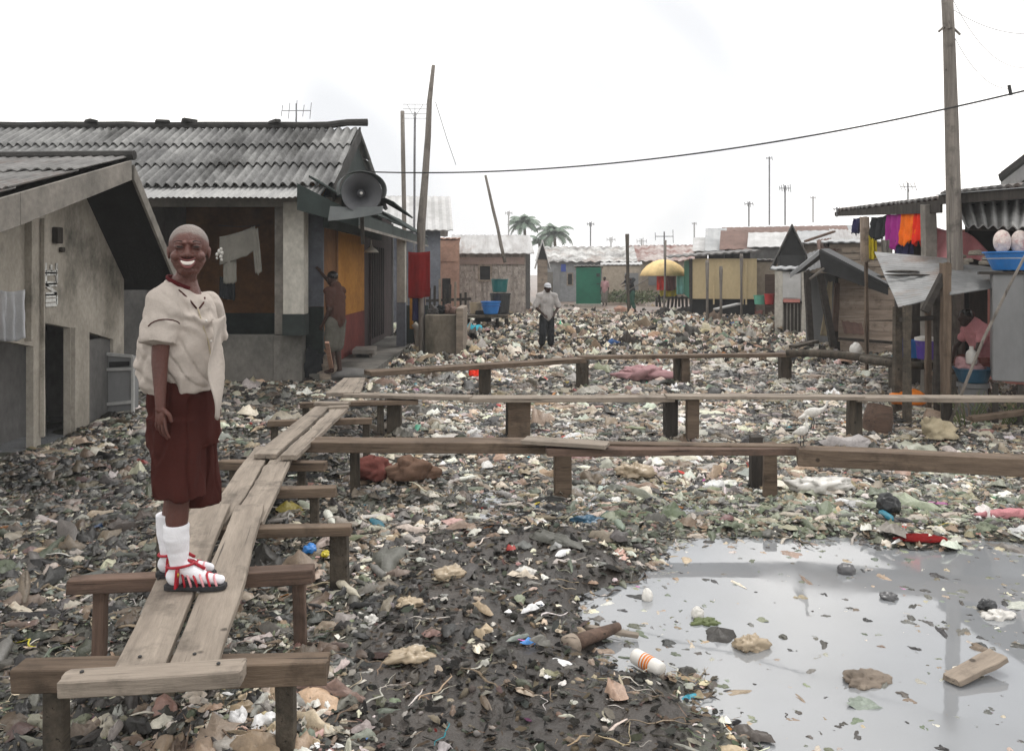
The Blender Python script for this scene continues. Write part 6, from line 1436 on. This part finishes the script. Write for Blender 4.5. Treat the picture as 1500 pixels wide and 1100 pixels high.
# --- shirt
def ring(py, xl, xr, ry, ang=0, y=BD, tl=0):
    a, b = B(xl, py, y), B(xr, py, y); return ((a.x+b.x)/2, y, (a.z+b.z)/2, abs(b.x-a.x)/2, ry, ang, tl)
mb = MB()
loft(mb, [ring(574,222,322,.110,tl=.10), ring(560,209,324,.122,tl=.12), ring(545,204,325,.128,tl=.10), ring(525,200,326,.130,tl=.05), ring(500,204,322,.128), ring(475,212,317,.126),
          ring(452,219,313,.128), ring(438,224,307,.122,tl=-.05), ring(428,231,300,.105,tl=-.16), ring(421,241,290,.080,tl=-.34), ring(417,248,283,.060,tl=-.50)], 40)
slv0 = shR+V3(-.004,-.01,.005); sdir = (elR-shR).normalized()
def sleeve(sh, el, r0, r1, L_, out):
    pts = [sh+out*.0, sh+(el-sh).normalized()*L_*.5+out*.012, sh+(el-sh).normalized()*L_+out*.020]
    cap_seg(mb, pts[0], pts[1], r0, (r0+r1)/2, 20); mb.path([pts[0], pts[1], pts[2]], [r0, (r0+r1)/2*1.02, r1], 22)
    return pts[2]
hemR = sleeve(shR+V3(.004,.0,-.005), elR, .060, .067, .158, V3(-.10,-.9,0).normalized())
hemL = sleeve(shL+V3(0,0,-.005), elL, .055, .060, .15, V3(.3,.9,0).normalized())
def folds(p, n):
    # soft hanging folds + gathered creases at waist and armpit
    q = Vector((p.x*9, p.y*9, p.z*4.2)); a = noise.noise(q+V3(3,1,0)); b = noise.noise(Vector((p.x*26, p.y*26, p.z*11)))
    dr = abs(noise.noise(Vector((p.x*14+p.z*7, p.y*14, p.z*9-p.x*8))))
    low = max(0, min(1, (1.42-p.z)/.15))
    up_ = max(0, min(1, (p.z-1.36)/.14)); side = p.x+1.28
    drape = math.sin((side*1.0-(p.z-1.3)*.35)*62+5*a+(p.y*20)); rid = (1-abs(noise.noise(Vector((side*7+p.z*5, p.y*7, p.z*3.2+2)))*2.4))
    return .009*a + .004*b - .011*dr*(.4+low) + .0032*drape*(.35+.9*low) + .007*max(0, rid)*(.5+.5*up_) + .010*math.sin(p.z*95+side*60+4*b)*max(0, noise.noise(p*5+V3(9,0,0))) - .0075*max(0, 1-abs(noise.noise(Vector((side*16+p.z*9, p.y*12, p.z*6+7))))*9)*(.4+low)
shirt = remesh(mb, 'shirt', 'shirtCream', boy, .0058, 3, folds)
# shirt tail / open placket hanging at the front, and the button band
def flap(u, v):
    a = B(311+15*u, 470-8*u, 3.10+.06*u); b = B(314+15*u, 611-3*u+6*math.sin(5*u), 3.06+.05*u)
    p = a.lerp(b, v); return p+V3(.010*math.sin(9*v+3*u), -.014*math.sin(4.5*u+2.5*v)-.02*math.sin(math.pi*v), 0)
mb = MB(); mb.sheet(flap, 14, 26, .004); mb.build('shirt_flap', 'shirtCream', boy, smooth=True)
def front(px, py, lift=.0):
    """a point on the shirt front, pushed out to sit on the cloth"""
    return B(px, py, 3.2)
# collar: dark red band round the neck, open at the front
cc_ = B(265.5, 416, 3.2); mb = MB(); pts = []
for i in range(33):
    t = 2*math.pi*i/32; x_ = .050*math.cos(t); y_ = .058*math.sin(t); pts.append(cc_+V3(x_, y_, -.50*x_+.004))
mb.path(pts, .0058, 8, cap=False, flat=1.5); mb.build('collar', 'collarRed', boy, smooth=True)
from mathutils.bvhtree import BVHTree
_sm = shirt.data; _bv = BVHTree.FromPolygons([Vector(v.co)+root_loc(boy) for v in _sm.vertices], [tuple(p.vertices) for p in _sm.polygons])
def on_shirt(px, py):
    d_ = (at(px, py, 1)-Vector((0,0,H))).normalized(); h_ = _bv.ray_cast(Vector((0,0,H)), d_)
    return h_[0]-d_*.001 if h_[0] else B(px, py)
for pts_, r_, nm in (([(262,425),(270,432),(280,442),(288,452)], .0035, 'collar_edge'), ([(300,436),(298,444),(292,452)], .0035, 'collar_edge'), ([(290,452),(294,466),(299,482),(305,500),(309,522),(312,545)], .0022, 'placket_seam')):
    mb = MB(); mb.path([on_shirt(*q) for q in pts_], r_, 6); mb.build(nm, 'piping' if 'collar' in nm else 'clothBeige', boy, smooth=True)
for py_, px_ in ((470,302),(500,309)):
    mb = MB(); ellip(mb, on_shirt(px_, py_), (.005,.004,.005)); mb.build('button', 'plWhite', boy, smooth=True)
# sleeve piping
def band_ring(c, axis, r, tube, m, name, squash=1.0):
    axis = axis.normalized(); x = axis.orthogonal().normalized(); y = axis.cross(x); mb = MB()
    mb.path([c+(x*math.cos(t)+y*math.sin(t))*r for t in np.linspace(0, 2*math.pi, 33)], tube, 6, cap=False); return mb.build(name, m, boy, smooth=True)
mb = MB(); mb.path([on_shirt(x_, y_) for x_, y_ in ((217,478),(221,474),(226,471),(232,469),(239,468),(246,468),(253,469),(259,471),(263,474))], .0026, 6); mb.build('sleeve_piping', 'piping', boy, smooth=True)
# shorts
mb = MB()
loft(mb, [ring(530,226,304,.095), ring(552,222,310,.105), ring(575,219,316,.118), ring(620,217,320,.125), ring(650,218,320,.125)][::-1], 36)
def leg_loft(cx0, cx1, y0, y1, w0, w1, zt, zb, ry0, ry1):
    a = B(cx0, zt, y0); b = B(cx1, zb, y1)
    loft(mb, [(b.x, b.y, b.z, w1, ry1), (a.x*.4+b.x*.6, a.y*.4+b.y*.6, a.z*.4+b.z*.6, (w0+w1*2)/3, (ry0+2*ry1)/3), (a.x, a.y, a.z, w0, ry0)], 32)
leg_loft(256, 262, 3.14, 3.12, .112, .098, 610, 728, .085, .086)
leg_loft(280, 288, 3.26, 3.28, .100, .096, 610, 738, .075, .078)
def sfold(p, n):
    a_ = math.atan2(p.y-3.2, p.x+1.28); low = max(0, min(1, (1.25-p.z)/.4))
    return .011*low*math.sin(a_*9+2.5*noise.noise(p*6))*.6 - .009*max(0, 1-abs(noise.noise(Vector((p.x*14, p.y*14, p.z*5+9))))*7) + .007*noise.noise(Vector((p.x*12, p.y*12, p.z*4))) - .007*abs(noise.noise(Vector((p.x*18, p.y*18, p.z*7+4))))
shorts = remesh(mb, 'shorts', 'shortsBrown', boy, .0062, 3, sfold)
# socks and sandals
for a_, kn, nm in ((anR, knR, 'R'), (anL, knL, 'L')):
    mb = MB(); top = kn.lerp(a_, .52); top.z = H-(766-HY)/F*3.14
    top.x = a_.x-.006
    cap_seg(mb, V3(top.x,top.y,top.z-.043), V3((top.x+a_.x)/2-.002,a_.y,(top.z+a_.z)/2), .047, .044); mb.path([V3(top.x,top.y,top.z), V3(top.x,top.y,top.z-.05), V3(a_.x-.003,a_.y,a_.z+.07)], [.0475,.047,.042], 24)
    cap_seg(mb, V3((top.x+a_.x)/2,a_.y,(top.z+a_.z)/2), a_, .042, .0335); cap_seg(mb, a_, V3(a_.x+.095,a_.y,.484), .0325, .0245); cap_seg(mb, V3(a_.x+.08,a_.y,.483), V3(a_.x+.16,a_.y,.476), .025, .0175); ellip(mb, V3(a_.x-.012,a_.y,.490), (.036,.032,.038))
    remesh(mb, 'sock', 'sock', boy, .005, 3, lambda p, n: .0022*noise.noise(Vector((p.x*12, p.y*12, p.z*40))))
    # sandal
    mb = MB(); out = []
    for (dx, hw_) in ((-.052,.016),(-.045,.028),(-.02,.033),(.03,.030),(.08,.036),(.13,.038),(.165,.030),(.182,.014)): out.append((dx, hw_))
    poly = [(a_.x+dx, a_.y-hw_, .4435) for dx, hw_ in out]+[(a_.x+dx, a_.y+hw_, .4435) for dx, hw_ in out[::-1]]
    mb.prism(poly, (0,0,.018)); sd_ = mb.build('sandal', 'sole', boy, bevel=.003)
    def strap(dx, w, hh, r_, m_, lean=0, name='strap'):
        mb = MB(); pts = []
        for t in np.linspace(0, math.pi, 15): pts.append(V3(a_.x+dx+lean*math.sin(t), a_.y-w*.86*math.cos(t), .458+hh*.80*math.sin(t)**.8))
        mb.path(pts, r_*.95, 6, flat=2.2 if False else 1.0); mb.build(name, m_, sd_, smooth=True)
    for dx, w, hh, m_, ln in ((.155,.030,.046,'sandalPink',-.018),(.132,.036,.056,'sandalRed',-.022),(.108,.037,.064,'sandalPink',-.026),(.084,.037,.072,'sandalRed',-.028),(.060,.036,.080,'sandalPink',-.030),(.035,.036,.086,'sandalRed',-.020)): strap(dx, w, hh, .0048, m_, ln)
    mb = MB()   # ankle strap and its side bar
    mb.path([V3(a_.x+.008+.052*math.cos(t), a_.y+.040*math.sin(t), .535+.006*math.cos(t)) for t in np.linspace(0, 2*math.pi, 29)], .0052, 6, cap=False); mb.build('ankle_strap', 'sandalRed', sd_, smooth=True)
    mb = MB(); mb.bar((a_.x+.005, a_.y-.038, .458), (a_.x+.012, a_.y-.041, .532), .008, .030); mb.build('side_strap', 'sandalRed', sd_, bevel=.002)
    mb = MB(); ellip(mb, (a_.x+.012, a_.y-.046, .510), (.008,.004,.010)); mb.build('buckle', 'gold', sd_)
    mb = MB(); mb.path([V3(a_.x+.10, a_.y, .518), V3(a_.x+.06, a_.y, .540), V3(a_.x+.03, a_.y, .552)], .006, 6); mb.build('instep_strap', 'sandalRed', sd_, smooth=True)

# ---------------------------------------------------------------- generic small figures
def figure(base, h, facing, J, label, cloths, skin='skinFar', vox=.012, cap=None, hair='eyeDark', group=None):
    """J: joint positions (fwd, left, up) as fractions of the height; cloths: (name, material, segments)"""
    f = Vector((math.cos(facing), math.sin(facing), 0)); l = Vector((-f.y, f.x, 0)); b = Vector(base)
    r = empty('person', base, label, 'person', group)
    P = {k: b+f*v[0]*h+l*v[1]*h+Vector((0,0,v[2]*h)) for k, v in J.items()}
    def seg(mb, a, c, r0, r1): cap_seg(mb, P[a], P[c], r0*h, r1*h, 12)
    mb = MB(); Hh = P['head']; Mh = Matrix((l, f, Vector((0,0,1)))).transposed()
    ellip(mb, Hh+Vector((0,0,.012*h)), (.046*h,.056*h,.060*h), Mh); ellip(mb, Hh+f*.014*h-Vector((0,0,.03*h)), (.036*h,.040*h,.036*h), Mh)
    ellip(mb, Hh+f*.058*h-Vector((0,0,.005*h)), (.010*h,.014*h,.013*h), Mh)
    for s in (-1,1): ellip(mb, Hh+l*s*.047*h-Vector((0,0,.005*h)), (.006*h,.012*h,.016*h), Mh)
    seg(mb, 'head', 'neck', .032, .034); seg(mb, 'neck', 'chest', .045, .07); seg(mb, 'chest', 'hip', .075, .07)
    for s in ('R', 'L'):
        seg(mb, 'sh'+s, 'el'+s, .030, .023); seg(mb, 'el'+s, 'wr'+s, .023, .016); seg(mb, 'neck', 'sh'+s, .035, .034)
        d = (P['wr'+s]-P['el'+s]).normalized(); sd = d.orthogonal().normalized()
        ellip(mb, P['wr'+s]+d*.025*h, (.020*h,.012*h,.026*h), d.to_track_quat('Z','Y').to_matrix())
        for o in (-.015,-.005,.005,.015): cap_seg(mb, P['wr'+s]+d*.04*h+sd*o*h*.8, P['wr'+s]+d*.078*h+sd*o*h, .0062*h, .0052*h, 8)
        cap_seg(mb, P['wr'+s]+d*.012*h+sd*.012*h, P['wr'+s]+d*.045*h+sd*.030*h, .0065*h, .0055*h, 8)
        seg(mb, 'hp'+s, 'kn'+s, .052, .036); seg(mb, 'kn'+s, 'an'+s, .036, .022)
        a = P['an'+s]; cap_seg(mb, a-Vector((0,0,.008*h)), a+f*.085*h-Vector((0,0,.022*h)), .022*h, .016*h, 10)
    remesh(mb, 'body', skin, r, vox, 2)
    for nm, m_, segs in cloths:
        mb = MB()
        for a, c, r0, r1 in segs:
            if isinstance(c, float): cap_seg(mb, P[a[0]], P[a[0]].lerp(P[a[1]], c), r0*h, r1*h, 14)
            else: seg(mb, a, c, r0, r1)
        remesh(mb, nm, m_, r, vox, 2, lambda p, n: .006*h*noise.noise(p*11)-.007*h*abs(noise.noise(p*17)))
    if cap:
        mb = MB(); ellip(mb, Hh+Vector((0,0,.035*h)), (.052*h,.060*h,.042*h), Mh); mb.path([Hh+f*.04*h+Vector((0,0,.022*h)), Hh+f*.10*h+Vector((0,0,.012*h))], [.046*h,.03*h], 12, flat=.18); mb.build('cap', cap, r, smooth=True)
    else:
        mb = MB(); ellip(mb, Hh+Vector((0,0,.028*h))-f*.008*h, (.049*h,.056*h,.050*h), Mh); mb.build('hair', hair, r, smooth=True)
    return r, P
def J0(**k):
    J = dict(head=(.02,0,.93), neck=(0,0,.85), chest=(0,0,.74), hip=(0,0,.53), shR=(0,-.105,.81), shL=(0,.105,.81), elR=(-.01,-.135,.64), elL=(-.01,.135,.64),
             wrR=(.03,-.14,.49), wrL=(.03,.14,.49), hpR=(0,-.05,.51), hpL=(0,.05,.51), knR=(.01,-.055,.28), knL=(.01,.055,.28), anR=(0,-.055,.045), anL=(0,.055,.045)); J.update(k); return J
SHIRT = [('neck','chest',.06,.095),('chest','hip',.100,.095),('shR','shL',.05,.05),(('shR','elR'),.75,.042,.040),(('shL','elL'),.75,.042,.040)]
TROUS = [('hip','hip',.080,.080),('hpR','knR',.062,.055),('hpL','knL',.062,.055),(('knR','anR'),.55,.052,.050),(('knL','anL'),.55,.052,.050)]
mg = at(801, 520, 16.5); mz = hz(mg.x, mg.y)-.06
r, P = figure((mg.x, 16.5, mz), 1.42, R(-80), J0(head=(.05,0,.92), elR=(.0,-.17,.66), elL=(.0,.17,.66), wrR=(.12,-.07,.55), wrL=(.12,.08,.55), knR=(.06,-.07,.28), anR=(.0,-.08,.05), knL=(-.01,.06,.27), anL=(-.06,.07,.05)),
       'man in a white cap and pale shirt wading through the litter', [('shirt','manShirt',[('neck','chest',.065,.10),('chest','hip',.10,.09),('shR','shL',.055,.055),(('shR','elR'),.95,.046,.046),(('shL','elL'),.95,.046,.046)]), ('trousers','clothDark',[('hip','hip',.088,.088)]+TROUS[1:])], cap='clothWhite', vox=.012)
# person on the porch, arm raised to the column
pg = V3(X(492,12.0), 12.0, .17)
figure(pg, 1.50, R(150), J0(head=(.05,.0,.93), shR=(.02,-.10,.81), elR=(.12,-.06,.88), wrR=(.21,-.02,.99), elL=(-.03,.12,.64), wrL=(.05,.12,.50), knR=(.03,-.05,.28)),
       'person in a dull red top standing on the porch with one arm raised', [('top','porchShirtShaded',SHIRT), ('skirt','porchSkirtShaded',[('hip','hip',.085,.085),('hpR','knR',.072,.072),('hpL','knL',.072,.072)])], vox=.012)
# person hoeing far off, and the tool
dg_ = 30; hg = at(925, 468, dg_); hb = V3(hg.x, dg_, hz(hg.x, dg_)-.02)
figure(hb, 1.52, R(200), J0(head=(.12,0,.88), neck=(.08,0,.81), chest=(.05,0,.72), elR=(.10,-.2,.74), wrR=(.2,-.12,.70), elL=(.12,.15,.70), wrL=(.22,.05,.66), knR=(.06,-.06,.28), anL=(-.08,.06,.05)),
       'distant figure in dark clothes bending over a long tool by the dark wooden pole', [('shirt','clothDark',SHIRT), ('trousers','clothGreen',TROUS)], vox=.018)
mb = MB(); mb.path([at(903,436,29.8), at(930,420,29.8), at(950,408,29.8)], .022, 6); mb.build('hoe', 'poleWood', label='long wooden tool in the hands of the distant figure', cat='tool')
dk_ = 39.5; kb = at(886, 443, dk_); figure((kb.x, dk_, .04), 1.42, R(-120), J0(), 'small distant person in a pinkish shirt standing beside the green kiosk', [('shirt','blanketPink',SHIRT), ('trousers','clothGrey',TROUS)], vox=.02)
# crouching person behind the basin at the right
cb = V3(X(1443,9.75), 9.75, .12)
figure(cb, 1.5, R(185), dict(head=(.16,0,.66), neck=(.10,0,.60), chest=(.04,0,.52), hip=(-.06,0,.30), shR=(.08,-.105,.56), shL=(.08,.105,.56), elR=(.16,-.14,.42), elL=(.16,.14,.42), wrR=(.24,-.06,.33), wrL=(.24,.07,.33),
       hpR=(-.06,-.05,.28), hpL=(-.06,.05,.28), knR=(.12,-.10,.30), knL=(.12,.10,.30), anR=(.02,-.09,.04), anL=(.02,.09,.04)),
       'person in a pink top stooping over the wash basin beside the grey cabinet', [('top','clothPink',[('neck','chest',.075,.105),('chest','hip',.110,.10),('shR','shL',.058,.058),(('shR','elR'),.45,.042,.040),(('shL','elL'),.45,.042,.040)]), ('skirt','sackRed',[('hip','hip',.085,.085),('hpR','knR',.07,.07),('hpL','knL',.07,.07)])], vox=.012)

# ---------------------------------------------------------------- egrets
def egret(c, rz, label, s=1.0, up=True):
    c = Vector(c); M = Matrix.Rotation(rz, 3, 'Z'); q = lambda x, y, z: c + M @ Vector((x*s, y*s, z*s))
    r = empty('egret', c, label, 'bird', 'white egrets at the nearest crossing'); mb = MB()
    ellip(mb, q(0,0,.17), (.095*s,.045*s,.050*s), M @ Matrix.Rotation(R(28 if up else 8), 3, 'Y').inverted(), 20, 12)
    cap_seg(mb, q(-.05,0,.15), q(-.15,0,.115), .035*s, .010*s)
    if up: pts = [(.06,.19,.026),(.085,.235,.017),(.07,.275,.013),(.075,.315,.013),(.095,.335,.019)]
    else: pts = [(.07,.185,.026),(.12,.20,.018),(.155,.235,.014),(.165,.275,.013),(.19,.295,.019)]
    for (x0,z0,r0), (x1,z1,r1) in zip(pts, pts[1:]): cap_seg(mb, q(x0,0,z0), q(x1,0,z1), r0*s, r1*s, 10)
    remesh(mb, 'body', 'eggWhite', r, .006*s, 2)
    hx, hz_ = pts[-1][0], pts[-1][1]
    mb = MB(); mb.path([q(hx+.01,0,hz_), q(hx+.075,0,hz_-.012)], [.008*s,.001], 8); mb.build('beak', 'beakYellow', r)
    for sy in (-1, 1):
        mb = MB(); mb.path([q(-.01,.018*sy,.14), q(.01,.02*sy,.075), q(-.005,.02*sy,.0)], [.007*s,.004*s,.004*s], 6)
        for a in (-.5, 0, .5): mb.path([q(-.005,.02*sy,.003), q(.03,.02*sy+.015*a,.003)], .003*s, 5)
        mb.build('leg', 'plDark', r, smooth=True)
p1 = pz(1177, 655, .462); egret((p1.x, p1.y+.03, .462), R(-70), 'white egret perched at the end of the heavy brown beam', .62)
p2 = onground(1190, 628); egret((p2.x, p2.y, p2.z), R(10), 'larger white egret standing in the litter behind the beam', 1.05, False)
